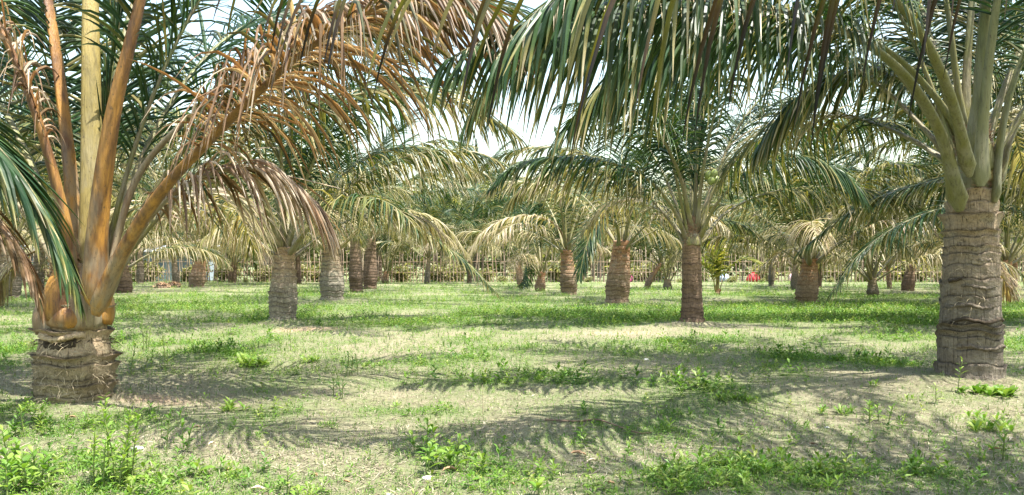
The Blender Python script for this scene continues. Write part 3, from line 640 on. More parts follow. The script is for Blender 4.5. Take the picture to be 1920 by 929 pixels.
# young nuts and a brown sheath tucked among the stalks
def ovoid(rx, rz, n=10, m=8):
    t = np.linspace(0, math.pi, m); a = np.arange(n) / n * 2 * math.pi; A, T_ = np.meshgrid(a, t)
    V = np.stack([rx * np.sin(T_) * np.cos(A), rx * np.sin(T_) * np.sin(A), rz * np.cos(T_) * (1 + .12 * np.cos(T_))], -1).reshape(-1, 3)
    i = np.arange(n * m).reshape(m, n); q = np.stack([i[:-1], np.roll(i[:-1], -1, 1), np.roll(i[1:], -1, 1), i[1:]], -1).reshape(-1, 4)
    return V, q
M_NUT = plain('green_nut', (.20, .24, .06), .4, .15, 10, .5)
V, q = ovoid(.075, .095); nut = mesh_np('nut', V, q, mats=[M_NUT], smooth=True)
for (a, b, c) in ((1328, 330, -.25), (1338, 327, -.3), (1333, 340, -.3), (1343, 338, -.2)):
    w = W(a, b, dM + c) - np.array(mid.location); o = link('nut', nut, mid, w); o.rotation_euler = (rnd.uniform(-.5, .5), rnd.uniform(-.5, .5), 0)

# ---- third row and beyond, seen between the fronts
p5 = palm_simple(623, 565, 42, 468, 'pale bottle-shaped trunk palm, third row left of the paired dark trunks', mat_=M_BARK_STRAW2, n=14, scale=1.03, seed=5, nrad=40, rows=4, skip=lambda a: a < .5 or a > 5.6)
d5 = G(623, 565)[1]; P5 = lambda pts: [W(a, b, d5 + c) for a, b, c in pts]
hero_frond(p5, P5([(628, 468, 0), (640, 400, -.6), (690, 325, -1.5), (760, 282, -2.2), (830, 262, -2.8), (890, 275, -3.3)]), .13, .014, M_RACHIS_YELLOW, n=62, Lmax=1.15, width=.06, grav=2.6, dry=.33, seed=61, s0=.2)
hero_frond(p5, P5([(632, 472, 0), (680, 430, -.3), (740, 420, -.8), (800, 440, -1.3), (870, 488, -1.7), (928, 545, -2.0)]), .12, .014, M_RACHIS_YELLOW, n=62, Lmax=1.05, width=.06, grav=2.2, dry=.28, seed=62, s0=.2, tipdry=.4)
hero_frond(p5, P5([(630, 470, .1), (690, 415, .3), (760, 395, .6), (830, 420, .8), (880, 480, 1)]), .12, .014, M_RACHIS_YELLOW, n=62, Lmax=1.1, width=.06, grav=2.4, dry=.55, seed=63, s0=.2)
p9 = palm_simple(1157, 569, 44, 462, 'palm with orange-brown ringed trunk leaning slightly, left of the slim dark trunk', lean=.14, mat_=M_BARK_TAN, n=15, scale=0.99, seed=9, nrad=44, rows=4, skip=lambda a: 3.2 < a < 4.6)
d9 = G(1157, 569)[1]; P9 = lambda pts: [W(a, b, d9 + c) for a, b, c in pts]
hero_frond(p9, P9([(1160, 470, -.1), (1158, 430, -.5), (1140, 405, -.9), (1118, 420, -1.3), (1098, 465, -1.6), (1086, 520, -1.8)]), .12, .014, M_RACHIS, n=62, Lmax=.95, width=.06, grav=1.0, dry=.08, seed=64, s0=.2)
p10 = palm_simple(1067, 553, 30, 468, 'tan palm with smooth swollen trunk between the fallen frond and the leaning palm', mat_=M_BARK_TAN, n=13, scale=1.08, seed=10, nrad=32, skip=lambda a: 2.6 < a < 3.9)
d10 = G(1067, 553)[1]; P10 = lambda pts: [W(a, b, d10 + c) for a, b, c in pts]
hero_frond(p10, P10([(1064, 470, 0), (1045, 425, -.3), (1000, 405, -.8), (945, 412, -1.2), (900, 440, -1.5), (878, 480, -1.7)]), .13, .014, M_RACHIS_DRY, n=62, Lmax=1.1, width=.065, grav=2.6, dry=.68, seed=65, s0=.18)
palm_simple(668, 548, 25, 448, 'left of two dark straight trunks standing close together', mat_=M_BARK_DARK, n=14, scale=1.08, seed=66, nrad=26)
palm_simple(694, 541, 25, 448, 'right of two dark straight trunks standing close together', mat_=M_BARK_DARK, n=13, scale=1.13, seed=67, nrad=26)
palm_simple(722, 531, 13, 508, 'short young palm with yellow stalks just right of the paired dark trunks', mat_=M_BARK_TAN, n=11, scale=1.0, seed=68, nrad=20, kinds=['mid', 'mid', 'high', 'high', 'upper', 'upper', 'upper', 'spear'])
palm_simple(1012, 546, 19, 512, 'stubby young palm with long yellow-green stalks beside the fallen dark frond', mat_=M_BARK_TAN, n=11, scale=1.0, seed=69, nrad=22, kinds=['low', 'mid', 'mid', 'high', 'high', 'upper', 'upper', 'upper', 'spear'])
palm_simple(976, 539, 13, 488, 'slim pale trunk palm left of the fallen dark frond, near the fence', mat_=M_BARK_TAN, n=12, scale=1.08, seed=70, nrad=20)
palm_simple(1512, 569, 38, 492, 'short orange and dark ringed trunk under heavy dark fronds right of centre', mat_=M_BARK_TAN, n=19, scale=1.06, seed=71, nrad=40, rows=4)
palm_simple(1491, 545, 16, 497, 'grey palm trunk half hidden behind the short orange ringed trunk', mat_=M_BARK, n=13, scale=1.08, seed=72, nrad=22)
palm_simple(1637, 556, 20, 520, 'short smooth grey stump-like palm in the right clearing', mat_=M_BARK, n=12, scale=1.08, seed=73, nrad=24)
palm_simple(1702, 546, 22, 500, 'brown palm with forked golden stalks at the pale bank, left of the thick ringed palm', mat_=M_BARK_DARK, n=14, scale=1.0, seed=74, nrad=24, kinds=['low', 'mid', 'mid', 'mid', 'high', 'high', 'upper', 'upper', 'spear'])
palm_simple(1885, 555, 26, 492, 'pinkish ringed palm trunk just right of the thick ringed palm', mat_=M_BARK_TAN, n=15, scale=1.08, seed=75, nrad=26)
palm_simple(14, 561, 42, 455, 'pale grey banded palm trunk at the left edge behind the rusty palm', mat_=M_BARK, n=17, scale=1.06, seed=76, nrad=40, rows=4)
palm_simple(232, 549, 30, 498, 'black-based palm trunk just right of the rusty palm, with netted light on it', mat_=M_BARK_DARK, n=17, scale=1.08, seed=77, nrad=30)
palm_simple(368, 539, 28, 488, 'dark crowned palm with leaning yellow-brown trunk beside the brown heaps', lean=.25, mat_=M_BARK_TAN, n=19, scale=1.08, seed=78, nrad=28)
palm_simple(435, 531, 14, 492, 'thin dark palm trunk right of the leaning yellow-brown palm, near the fence', mat_=M_BARK_DARK, n=14, scale=1.08, seed=79, nrad=20)
palm_simple(1252, 543, 16, 523, 'young palm sprouting pale green stalks from a short base, left of the slim dark trunk', mat_=M_BARK, n=9, scale=.95, seed=80, nrad=20, kinds=['mid', 'high', 'high', 'upper', 'upper', 'upper', 'spear'])
sap = palm_simple(1344, 553, 11, 545, 'small yellow-green sapling palm right of the slim dark trunk', mat_=M_BARK_TAN, n=8, scale=.3, seed=81, nrad=16, kinds=['spear'])
dS = G(1344, 553)[1]; M_LEAF_YOUNG = leaf_material('young_leaf', [(0, (.12, .17, .03)), (.5, (.24, .25, .05)), (1, (.40, .36, .12))], .4, .4)
for k_, pt in enumerate(([(1344, 548), (1341, 500), (1325, 458), (1298, 468)], [(1346, 548), (1354, 490), (1380, 446), (1412, 462)], [(1347, 548), (1364, 508), (1392, 486), (1428, 492)], [(1343, 548), (1344, 480), (1336, 438)], [(1346, 548), (1352, 470), (1370, 428)], [(1342, 548), (1334, 512), (1315, 492), (1296, 500)])):
    hero_frond(sap, [W(a, b, dS - .1 * q_) for q_, (a, b) in enumerate(pt)], .07, .012, M_RACHIS_YELLOW, lmat=M_LEAF_YOUNG, n=26, Lmax=.7, width=.085, grav=.8, dry=.4, dry_sd=.3, seed=820 + k_, s0=.25)
palm_simple(1212, 541, 12, 492, 'leaning pale bare-trunked palm at the fence, left of the slim dark trunk', lean=.75, mat_=M_BARK_TAN, n=11, scale=1.03, seed=82, nrad=18)
palm_simple(263, 532, 13, 470, 'whitish thin trunk palm by the fence, right of the rusty palm', mat_=M_BARK, n=12, scale=1.08, seed=83, nrad=18)
palm_simple(1668, 541, 9, 500, 'thin pale trunk palm at the fence behind the grey stump-like palm', mat_=M_BARK_TAN, n=11, scale=1.08, seed=84, nrad=16)
palm_simple(1536, 540, 9, 478, 'thin brown trunk palm at the fence right of the orange ringed trunk', mat_=M_BARK_DARK, n=11, scale=1.08, seed=85, nrad=16)
palm_simple(1902, 541, 10, 488, 'tan slim palm at the fence near the right edge', mat_=M_BARK_TAN, n=12, scale=1.08, seed=86, nrad=16)
palm_simple(800, 533, 10, 482, 'slim palm at the fence under the long drooping frond tip', mat_=M_BARK, n=12, scale=1.08, seed=87, nrad=16)
palm_simple(880, 532, 10, 480, 'slim palm at the fence left of the slim pale trunk', mat_=M_BARK_DARK, n=12, scale=1.08, seed=88, nrad=16)
palm_simple(330, 534, 12, 480, 'slim palm at the fence behind the brown heaps', mat_=M_BARK, n=13, scale=1.08, seed=89, nrad=16)
palm_simple(560, 533, 11, 478, 'slim palm at the fence behind the grey bulbous trunk', mat_=M_BARK_DARK, n=13, scale=1.08, seed=90, nrad=16)
palm_simple(1446, 536, 10, 480, 'slim palm at the fence just right of the red bundle', mat_=M_BARK, n=13, scale=1.08, seed=91, nrad=16)
palm_simple(120, 533, 11, 478, 'slim palm at the fence behind the rusty palm', mat_=M_BARK, n=13, scale=1.08, seed=92, nrad=16)
# palms out to the sides whose fronds reach in
for x, y, s, lb in ((-13.2, 12.6, 93, 'palm off the left edge, crown seen behind the rusty orange stalks'), (-12.6, 21.5, 94, 'farther palm off the left edge, crown above the pale banded trunk'),
                    (12.0, 15.2, 95, 'palm off the right edge whose fronds hang left of the thick ringed palm'), (13.6, 23.5, 96, 'farther palm off the right edge behind the thick ringed palm'),
                    (-4.4, 25.6, 97, 'palm behind the grey bulbous trunk with its crown above it')):
    if s == 97: continue
    r = np.random.default_rng(s); p = empty('palm_tree', (x, y, float(height(x, y)) - .02)); tag(p, lb, 'palm tree')
    link('trunk', trunk_mesh(1.9, [(0, .32), (.1, .29), (.5, .26), (1, .21)], .1, 28, 3, r, (0, 0), M_BARK, .018, .012), p)
    crown(p, (0, 0, 1.9), 23, r, 1.1)
    if s == 95:
        for kd, az in (('high', 3.0), ('upper', 3.3), ('high', 3.5), ('upper', 2.8), ('mid', 2.9), ('mid', 3.6)): lib_frond(p, kd, (0, 0, 2.0), az, 1.15, r)
        hero_frond(p, [np.array((11.9, 15.2, 2.0))] + LPATH([(1930, 400, 15.0), (1800, 385, 14.8), (1690, 420, 14.6), (1610, 478, 14.4), (1560, 548, 14.3)]), .12, .012, M_RACHIS, n=80, Lmax=.95, width=.042, grav=1.8, dry=.2, seed=97)
        hero_frond(p, [np.array((11.9, 15.2, 2.0))] + LPATH([(1940, 330, 15.6), (1820, 330, 15.8), (1700, 352, 16.0), (1590, 400, 16.2), (1500, 470, 16.3)]), .12, .012, M_RACHIS, n=85, Lmax=1.0, width=.042, grav=2.0, dry=.28, seed=98)
# two back rows: tall crowns that close the view above the fence
BACK = [(-31, 47), (-14, 49), (28, 47), (-27, 37), (26, 37), (-18.5, 30), (19, 31),
        (-38, 63), (-29, 66), (-20, 64), (-11.5, 67), (-3, 64), (6, 66), (14.5, 64), (23, 67), (32, 64), (40, 66), (-25, 78), (-8, 80), (9, 79), (26, 80), (-42, 80), (43, 79)]
for i, (x, y) in enumerate(BACK):
    r = np.random.default_rng(2000 + i)
    p = empty('palm_tree', (x, y, float(height(x, y)) - .02)); H = r.uniform(1.6, 2.6) if y < 60 else r.uniform(3.5, 7.5)
    far = y > 60
    row = [q_ for q_ in BACK if (q_[1] > 72) == (y > 72) and (q_[1] > 60) == far]; k = sorted(row).index((x, y))
    ORD = ['first', 'second', 'third', 'fourth', 'fifth', 'sixth', 'seventh', 'eighth', 'ninth', 'tenth', 'eleventh', 'twelfth']
    tag(p, ('tall palm far beyond the fence, ' if y > 72 else 'tall palm just beyond the stake fence, ' if far else 'back row palm before the fence, ') + ORD[k] + ' from the left in its row', 'palm tree',
        'palms beyond the fence' if far else 'back row palms')
    link('trunk', trunk_mesh(H, [(0, .26), (.1, .22), (.5, .2), (1, .17)], .16, 14, 2, r, (r.normal(0, .2), 0), M_BARK if i % 2 else M_BARK_DARK, .012, .01), p)
    crown(p, (0, 0, H), 15, r, 1.15)

# ------------------------------------------------------------------ stake fence
FY = 56.0
fence = empty('stake_fence', (0, FY, 0)); tag(fence, 'long fence of upright split bamboo stakes along the far side of the orchard', 'fence')
def stake(h, w, seed):
    r = np.random.default_rng(seed); n = 6; zs = np.array([-.2, h * .35, h * .7, h]); a = np.arange(n) / n * 2 * math.pi
    V = []
    for k, z in enumerate(zs):
        rr = w / 2 * (1 - .12 * k) * (1 + r.normal(0, .06)); o = r.normal(0, .012, 2) * k
        V += [[o[0] + rr * math.cos(t), o[1] + rr * math.sin(t) * .7, z + (.05 * math.cos(t) if k == 3 else 0)] for t in a]
    i = np.arange(24).reshape(4, 6); q = np.stack([i[:-1], np.roll(i[:-1], -1, 1), np.roll(i[1:], -1, 1), i[1:]], -1).reshape(-1, 4)
    tr = np.array([[18, 18 + k, 19 + k] for k in range(1, 5)])
    return mesh_np('stake', np.array(V), q, tr, mats=[M_STAKE if seed % 3 else M_STAKE2])
SM = [stake(2.15 + .09 * k, .075 + .012 * (k % 4), k) for k in range(9)]
x = -39.0
while x < 39:
    o = link('stake', SM[rnd.randrange(9)], fence, (x, rnd.uniform(-.04, .04), float(height(x, FY)))); o.rotation_euler = (rnd.gauss(0, .02), rnd.gauss(0, .045), rnd.uniform(0, 6))
    o.scale = (1, 1, rnd.uniform(.85, 1.12)); x += rnd.uniform(.19, .32)
def tube(pts, r0, r1, n=5):
    P = np.array(pts, float); m = len(P); T, S, U = frames(P); a = np.arange(n) / n * 2 * math.pi; rr = np.linspace(r0, r1, m)
    V = P[:, None] + rr[:, None, None] * (np.cos(a)[None, :, None] * S[:, None] + np.sin(a)[None, :, None] * U[:, None])
    i = np.arange(m * n).reshape(m, n); q = np.stack([i[:-1], np.roll(i[:-1], -1, 1), np.roll(i[1:], -1, 1), i[1:]], -1).reshape(-1, 4)
    return V.reshape(-1, 3), q
for z in (.75, 1.5):
    xx = -39.
    while xx < 39:
        L = rnd.uniform(5, 7); ps = [(xx + t * L, -.075, z + .03 * math.sin(xx + t * 3) + rnd.gauss(0, .015)) for t in np.linspace(0, 1, 5)]
        V, q = tube(ps, .017, .013); link('rail', mesh_np('rail', V, q, mats=[M_STAKE2]), fence); xx += L - .1

# ------------------------------------------------------------------ slender trees and scrub behind the fence
def leaf_cards(n, cx, rx, ry, rz, size, rng, clumps=9):
    cc = nrm(rng.normal(0, 1, (clumps, 3))) * rng.uniform(.2, .8, (clumps, 1)); k = rng.integers(clumps, size=n)
    p = cc[k] + rng.normal(0, .26, (n, 3)); p = p * np.array([rx, ry, rz]) + np.array(cx)
    d = nrm(rng.normal(0, 1, (n, 3)) + np.array([0, 0, -.3])); s = nrm(np.cross(d, rng.normal(0, 1, (n, 3)))); L = size * rng.uniform(.6, 1.3, (n, 1))
    V = np.stack([p, p + d * L * .5 + s * L * .22, p + d * L, p + d * L * .5 - s * L * .22], 1).reshape(-1, 3)
    return V, np.arange(n * 4).reshape(n, 4), np.repeat(rng.random(n), 4)
M_TREE = leaf_material('hazed_tree_leaf', [(0, (.10, .14, .05)), (.5, (.19, .21, .09)), (1, (.38, .35, .20))], .5, .42)  # leaf colours lightened to stand in for distance haze
TREES = []
for k in range(4):
    r = np.random.default_rng(300 + k)
    ps = [(0, 0, -.1), (r.normal(0, .1), 0, 1.2), (r.normal(0, .2), r.normal(0, .1), 2.6), (r.normal(0, .35), 0, 4.2), (r.normal(0, .5), 0, 6)]
    V, q = tube(ps, .10, .03, 7); tm = mesh_np('trunk', V, q, mats=[M_STAKE2 if k % 2 else M_TWIG], smooth=True)
    V, q, va = leaf_cards(2600, (0, 0, 4.6), 1.7, 1.5, 2.1, .30, r, 12)
    TREES.append((tm, mesh_np('crown', V, q, attrs={'dry': np.clip(va * .7 + r.normal(0, .1, len(va)), 0, 1), 'var': va}, mats=[M_TREE])))
for i in range(44):
    x = -40 + i * 1.86 + rnd.uniform(-.7, .7); y = rnd.uniform(58.2, 62); tm, cm = TREES[i % 4]
    t = empty('slender_tree', (x, y, 0)); tag(t, 'slender brown-stemmed tree close behind the stake fence', 'tree', 'trees behind the fence')
    t.rotation_euler = (0, 0, rnd.uniform(0, 6)); s = rnd.uniform(.75, 1.25); t.scale = (s, s, s)
    link('trunk', tm, t); link('crown', cm, t)
SCRUB = []
for k in range(3):
    r = np.random.default_rng(340 + k); V, q, va = leaf_cards(1500, (0, 0, .55), .95, .7, .6, .2, r, 10)
    V[:, 2] = np.maximum(V[:, 2], .0)
    SCRUB.append(mesh_np('shrub', V, q, attrs={'dry': np.clip(va + .1, 0, 1), 'var': va}, mats=[M_TREE]))
for i in range(48):
    x = -40 + i * 1.7 + rnd.uniform(-.8, .8); y = rnd.choice([rnd.uniform(54.6, 55.6), rnd.uniform(56.8, 58), rnd.uniform(56.8, 58)])
    s = rnd.uniform(.25, .5) if y < 56 else rnd.uniform(.8, 1.6)
    o = link('shrub', SCRUB[i % 3], None, (x, y, float(height(x, y)))); o.scale = (s, s, s); o.rotation_euler = (0, 0, rnd.uniform(0, 6))
    tag(o, 'low leafy shrub growing along the stake fence', 'shrub', 'shrubs along the fence')
# the far wood closes the view
r = np.random.default_rng(400); n = 60000
px_ = r.uniform(-75, 75, n); hz = 7.5 + 4 * fbm(px_ * .12 + 3, px_ * 0 + 2, 3); pz = r.random(n) ** .8 * hz; py_ = 92 + 7 * fbm(px_ * .4, pz * .5, 3) + r.normal(0, 1.5, n)
p = np.stack([px_, py_, pz], -1); d = nrm(r.normal(0, 1, (n, 3)) - Z3 * .4); s = nrm(np.cross(d, r.normal(0, 1, (n, 3)))); L = r.uniform(.4, 1.0, (n, 1))
V = np.stack([p, p + d * L * .5 + s * L * .25, p + d * L, p + d * L * .5 - s * L * .25], 1).reshape(-1, 3)
va = np.repeat(np.clip(fbm(px_ * .35, pz * .6, 3) * 1.2 - .1 + r.normal(0, .12, n), 0, 1), 4)
o = link('far_woods', mesh_np('far_woods', V, np.arange(n * 4).reshape(n, 4), attrs={'dry': va, 'var': va}, mats=[M_TREE])); o['kind'] = 'stuff'
tag(o, 'green wood, coloured pale for haze, far behind the fence and palms', 'woods')

# pale blue shed made up for a bright patch beyond the stakes at the left
M_SHED = plain('pale_blue_wall', (.40, .47, .52), .7, .08, 2); M_TIN = plain('tin_roof', (.45, .46, .48), .45, .15, 3); M_DOOR = plain('shed_door', (.20, .26, .30), .6, .1, 3)
def box(cx, cy_, cz, sx, sy, sz):
    V = np.array([[cx + i * sx / 2, cy_ + j * sy / 2, cz + k * sz / 2] for i in (-1, 1) for j in (-1, 1) for k in (-1, 1)])
    return V, np.array([[0, 1, 3, 2], [4, 6, 7, 5], [0, 4, 5, 1], [2, 3, 7, 6], [0, 2, 6, 4], [1, 5, 7, 3]])
for sx0, w, lb in ((-27.5, 5.0, 'pale blue walled shed standing for a bright patch behind the fence, right of the rusty palm'), (-39.5, 5.0, 'pale blue walled shed standing for a bright patch behind the fence at the left edge')):
    sh = empty('added_shed', (sx0, 63.5, 0)); tag(sh, lb, 'added_shed')
    V, q = box(0, 0, 1.15, w, 3, 2.4); link('wall', mesh_np('wall', V, q, mats=[M_SHED]), sh)
    V = np.array([[-w / 2 - .3, -1.9, 2.3], [w / 2 + .3, -1.9, 2.3], [w / 2 + .3, 1.9, 2.9], [-w / 2 - .3, 1.9, 2.9], [-w / 2 - .3, -1.9, 2.36], [w / 2 + .3, -1.9, 2.36], [w / 2 + .3, 1.9, 2.96], [-w / 2 - .3, 1.9, 2.96]])
    q = np.array([[3, 2, 1, 0], [4, 5, 6, 7], [0, 1, 5, 4], [2, 3, 7, 6], [1, 2, 6, 5], [3, 0, 4, 7]]); link('roof', mesh_np('roof', V, q, mats=[M_TIN]), sh)
    V, q = box(.9, -1.53, .95, .9, .06, 1.9); link('door', mesh_np('door', V, q, mats=[M_DOOR]), sh)
    V, q = box(-1.0, -1.53, 1.35, .9, .06, .8); link('window', mesh_np('window', V, q, mats=[M_DOOR]), sh)

# bright bundles by the fence
def bundle(px, py, c, label, w, h):
    d = 56.7; p = W(px, py, d); r = np.random.default_rng(int(px)); nA, nZ = 14, 10
    t = np.linspace(0, 1, nZ); a = np.arange(nA) / nA * 2 * math.pi; A, T_ = np.meshgrid(a, t)
    prof = np.interp(T_, [0, .08, .35, .65, .82, .9, 1], [.75, .95, 1, .8, .3, .16, .26]); prof = prof * (1 + .10 * np.sin(A * 3 + T_ * 4) + .06 * np.sin(A * 7 + 2))
    V = np.stack([w / 2 * prof * np.cos(A), w / 2 * .8 * prof * np.sin(A), T_ * h], -1).reshape(-1, 3); i = np.arange(nA * nZ).reshape(nZ, nA)
    q = np.stack([i[:-1], np.roll(i[:-1], -1, 1), np.roll(i[1:], -1, 1), i[1:]], -1).reshape(-1, 4)
    o = link('cloth_bundle', mesh_np('cloth_bundle', V, q, mats=[plain('cloth_%d' % px, c, .8, .15, 6)], smooth=True), None, (p[0], d, float(height(p[0], d)))); tag(o, label, 'bundle')
bundle(1412, 525, (.75, .08, .09), 'red bundle lying at the foot of the fence', .95, .75)
bundle(1357, 527, (.45, .58, .75), 'pale blue bundle at the fence, just right of the sapling palm', .85, .75)
bundle(1178, 521, (.80, .16, .42), 'pink bundle at the fence right of the orange-brown leaning palm', .6, .7)
bundle(1239, 523, (.5, .54, .62), 'white bundle at the fence left of the slim dark trunk', .7, .7)
bundle(1484, 524, (.80, .55, .62), 'pale pink bundle at the fence beside the grey half hidden trunk', .5, .7)

# ------------------------------------------------------------------ fallen frond, heaps, litter
fp = G(985, 543)
ff = empty('fallen_frond', (fp[0], fp[1], 0)); tag(ff, 'dark fallen frond propped like a tent beside the stubby young palm', 'fallen frond')
P, L = resample([(-.5, 0, .02), (-.1, 0, .55), (.05, -.05, 1.1), (.12, -.1, 1.35)], 16)
V, q, al = rachis_mesh(P, L, .08, .02, .3, 6); link('stalk', mesh_np('stalk', V, q, attrs={'along': al}, mats=[M_RACHIS_DRY], smooth=True), ff)
A = leaflet_arrays(P, 46, 1.35, .06, 3.5, .03, np.random.default_rng(8), s0=.12, nseg=4, a0=75, a1=40, lift=-20, tipdry=.3); A[0][..., 2] = np.maximum(A[0][..., 2], .03)
l = link('leaflets', leaflet_mesh('leaflets', [A], M_LEAF), ff); l['kind'] = 'stuff'
for k, (px, py, lb) in enumerate(((303, 541, 'brown heap of dry husks, left of the pair by the leaning palm'), (326, 540, 'brown heap of dry husks, right of the pair by the leaning palm'))):
    g = G(px, py); r = np.random.default_rng(60 + k); n = 130
    hp = empty('husk_heap', (g[0], g[1], float(height(*g)))); tag(hp, lb, 'heap')
    a = np.linspace(0, 6.283, 16, endpoint=False); t = np.linspace(0, 1, 7); A_, T_ = np.meshgrid(a, t)
    rr = .45 * (1 - T_ ** 1.6) * (1 + .2 * np.sin(A_ * 3 + k) + r.normal(0, .07, A_.shape)); V = np.stack([rr * np.cos(A_), rr * .7 * np.sin(A_), T_ * .32 - .02], -1).reshape(-1, 3); i = np.arange(112).reshape(7, 16)
    q = np.stack([i[:-1], np.roll(i[:-1], -1, 1), np.roll(i[1:], -1, 1), i[1:]], -1).reshape(-1, 4)
    link('mound', mesh_np('mound', V, q, mats=[M_TWIG]), hp)
    p = r.normal(0, .25, (n, 3)) * np.array([1, .7, 0]); p[:, 2] = .30 - 1.1 * (p[:, 0] ** 2 + p[:, 1] ** 2); p[:, 2] = np.maximum(p[:, 2], .02)
    d = nrm(r.normal(0, 1, (n, 3)) * np.array([1, 1, .4])); s = nrm(np.cross(d, Z3)); Ln = r.uniform(.1, .3, (n, 1))
    V = np.stack([p - d * Ln / 2, p + s * .025, p + d * Ln / 2 + Z3 * .03, p - s * .025], 1).reshape(-1, 3)
    l = link('husks', mesh_np('husks', V, np.arange(n * 4).reshape(n, 4), mats=[M_DRYLEAF]), hp); l['kind'] = 'stuff'

def curled_leaf(L, w, curl, seed):
    r = np.random.default_rng(seed); u = np.linspace(0, 1, 8); v = np.linspace(-1, 1, 5); Uu, Vv = np.meshgrid(u, v, indexing='ij')
    ww = w / 2 * np.sin(np.clip(Uu * .96 + .03, 0, 1) * math.pi) ** .7
    V = np.stack([(Uu - .5) * L, Vv * ww + .1 * w * np.sin(Uu * 4), curl * (Vv ** 2) * ww + .04 * L * np.sin(Uu * 3.1) + r.normal(0, .002, Uu.shape) + .004], -1).reshape(-1, 3)
    i = np.arange(40).reshape(8, 5); q = np.stack([i[:-1, :-1], i[:-1, 1:], i[1:, 1:], i[1:, :-1]], -1).reshape(-1, 4)
    return V, q
LIT = [(482, 921, .17, .045, M_DRYLEAF2, 'long pale dry leaf lying at the bottom edge left of centre'), (590, 895, .10, .05, M_DRYLEAF, 'brown dry leaf tucked against the rosette weeds at the bottom'),
       (650, 904, .09, .04, M_DRYLEAF, 'small pinkish brown dry leaf right of the bottom rosette weeds'), (430, 882, .08, .05, M_DRYLEAF, 'folded tan dry leaf on the sunny sand left of centre'),
       (370, 801, .13, .045, M_TWIG, 'dark curled leaf beside the tall dark weed'), (398, 828, .10, .06, M_DRYLEAF2, 'white crumpled leaf on the sand right of the tall dark weed'),
       (1144, 912, .13, .05, M_DRYLEAF, 'reddish curled leaf at the bottom edge right of centre'), (1325, 917, .09, .06, M_TWIG, 'dark rumpled leaf at the bottom in the right-hand shade'),
       (843, 880, .18, .05, M_DRYLEAF, 'orange-brown husk strip under the broad-leaved weeds'), (1390, 815, .10, .03, M_TWIG, 'dark curled leaf in the shade right of the fallen stick'),
       (1525, 835, .12, .05, M_TWIG, 'black curled leaf at the edge of the right-hand shade'), (1900, 825, .10, .07, M_DRYLEAF2, 'white scrap of leaf at the right edge'), (1865, 850, .16, .06, M_DRYLEAF, 'tan dry leaf scrap near the right edge weeds'),
       (135, 790, .14, .05, M_DRYLEAF, 'brown dry leaf below the rusty palm'), (960, 905, .07, .04, M_DRYLEAF, 'orange dry leaf near the bottom centre'), (1085, 845, .22, .06, M_DRYLEAF, 'torn brown leaf heap in the shade below the fallen stick'),
       (1112, 858, .18, .05, M_DRYLEAF2, 'pale torn leaf under the brown leaf heap')]
for k, (px, py, L, w, m_, lb) in enumerate(LIT):
    g = G(px, py); V, q = curled_leaf(L * .45, w * .5, .9, k); o = link('dry_leaf', mesh_np('dry_leaf', V, q, mats=[m_], smooth=True), None, (g[0], g[1], float(height(*g)) + .012)); o.rotation_euler = (rnd.uniform(-.2, .2), rnd.uniform(-.15, .15), rnd.uniform(-.6, .6)); tag(o, lb, 'dry leaf')
for k, (px, py, s, lb) in enumerate(((802, 893, .055, 'flat white stone below the broad-leaved weeds'), (731, 917, .035, 'small round white stone at the bottom, left of the broad-leaved weeds'), (258, 838, .06, 'pale grey stone among the weeds below the rusty palm'),
                                     (1212, 679, .05, 'small white stone in the shaded grass at mid distance'), (1551, 795, .03, 'tiny white stone on the right-hand sand'))):
    g = G(px, py); s *= .5; V, q = ovoid(s, s * .45, 9, 7); V = V * (1 + RNG.normal(0, .05, V.shape)); V[:, 0] *= 1.3
    o = link('stone', mesh_np('stone', V, q, mats=[M_STONE], smooth=True), None, (g[0], g[1], float(height(*g)) + s * .25)); tag(o, lb, 'stone')
pts = [(1022, 781), (1080, 783), (1105, 780), (1125, 788), (1165, 794), (1200, 803), (1222, 805)]
ps = []
for k, (a, b) in enumerate(pts):
    g = G(a, b); ps.append((g[0], g[1], float(height(*g)) + .015 + (.03 if k == 3 else 0)))
P, L = resample(ps, 30); b0 = P[0].copy(); V, q = tube(P - b0, .008, .005, 6)
o = link('fallen_stick', mesh_np('fallen_stick', V, q, mats=[M_TWIG], smooth=True), None, b0); tag(o, 'long thin curved stick lying where sun meets shade in front', 'stick')

# ------------------------------------------------------------------ weeds one can pick out
def leaf_template(L, w, nseg=4, droop=.35):
    u = np.linspace(0, 1, nseg + 1); prof = np.interp(u, [0, .2, .6, .85, 1], [.12, .6, 1, .75, .04])
    x = L * u * (1 - .1 * u); z = L * (.25 * u - droop * u ** 2)
    V = np.stack([np.stack([x, -w / 2 * prof, z + .12 * w * prof], -1), np.stack([x, 0 * x, z], -1), np.stack([x, w / 2 * prof, z + .12 * w * prof], -1)], 1).reshape(-1, 3)
    i = np.arange((nseg + 1) * 3).reshape(nseg + 1, 3)
    return V, np.stack([i[:-1, :-1], i[:-1, 1:], i[1:, 1:], i[1:, :-1]], -1).reshape(-1, 4)
def leaf_mesh(L, w, dry, var):
    V, q = leaf_template(L, w); return mesh_np('leaf', V, q, attrs={'dry': np.full(len(V), dry), 'var': np.full(len(V), var)}, mats=[M_WEED], smooth=True)
WL = {'long': [leaf_mesh(.085, .017, .4 + .12 * k, .3 + .15 * k) for k in range(4)], 'spoon': [leaf_mesh(.075, .022, .5 + .1 * k, .5 + .12 * k) for k in range(4)],
      'broad': [leaf_mesh(.085, .04, .4 + .1 * k, .35 + .15 * k) for k in range(4)], 'dark': [leaf_mesh(.075, .02, .1 + .08 * k, .15 + .12 * k) for k in range(4)]}
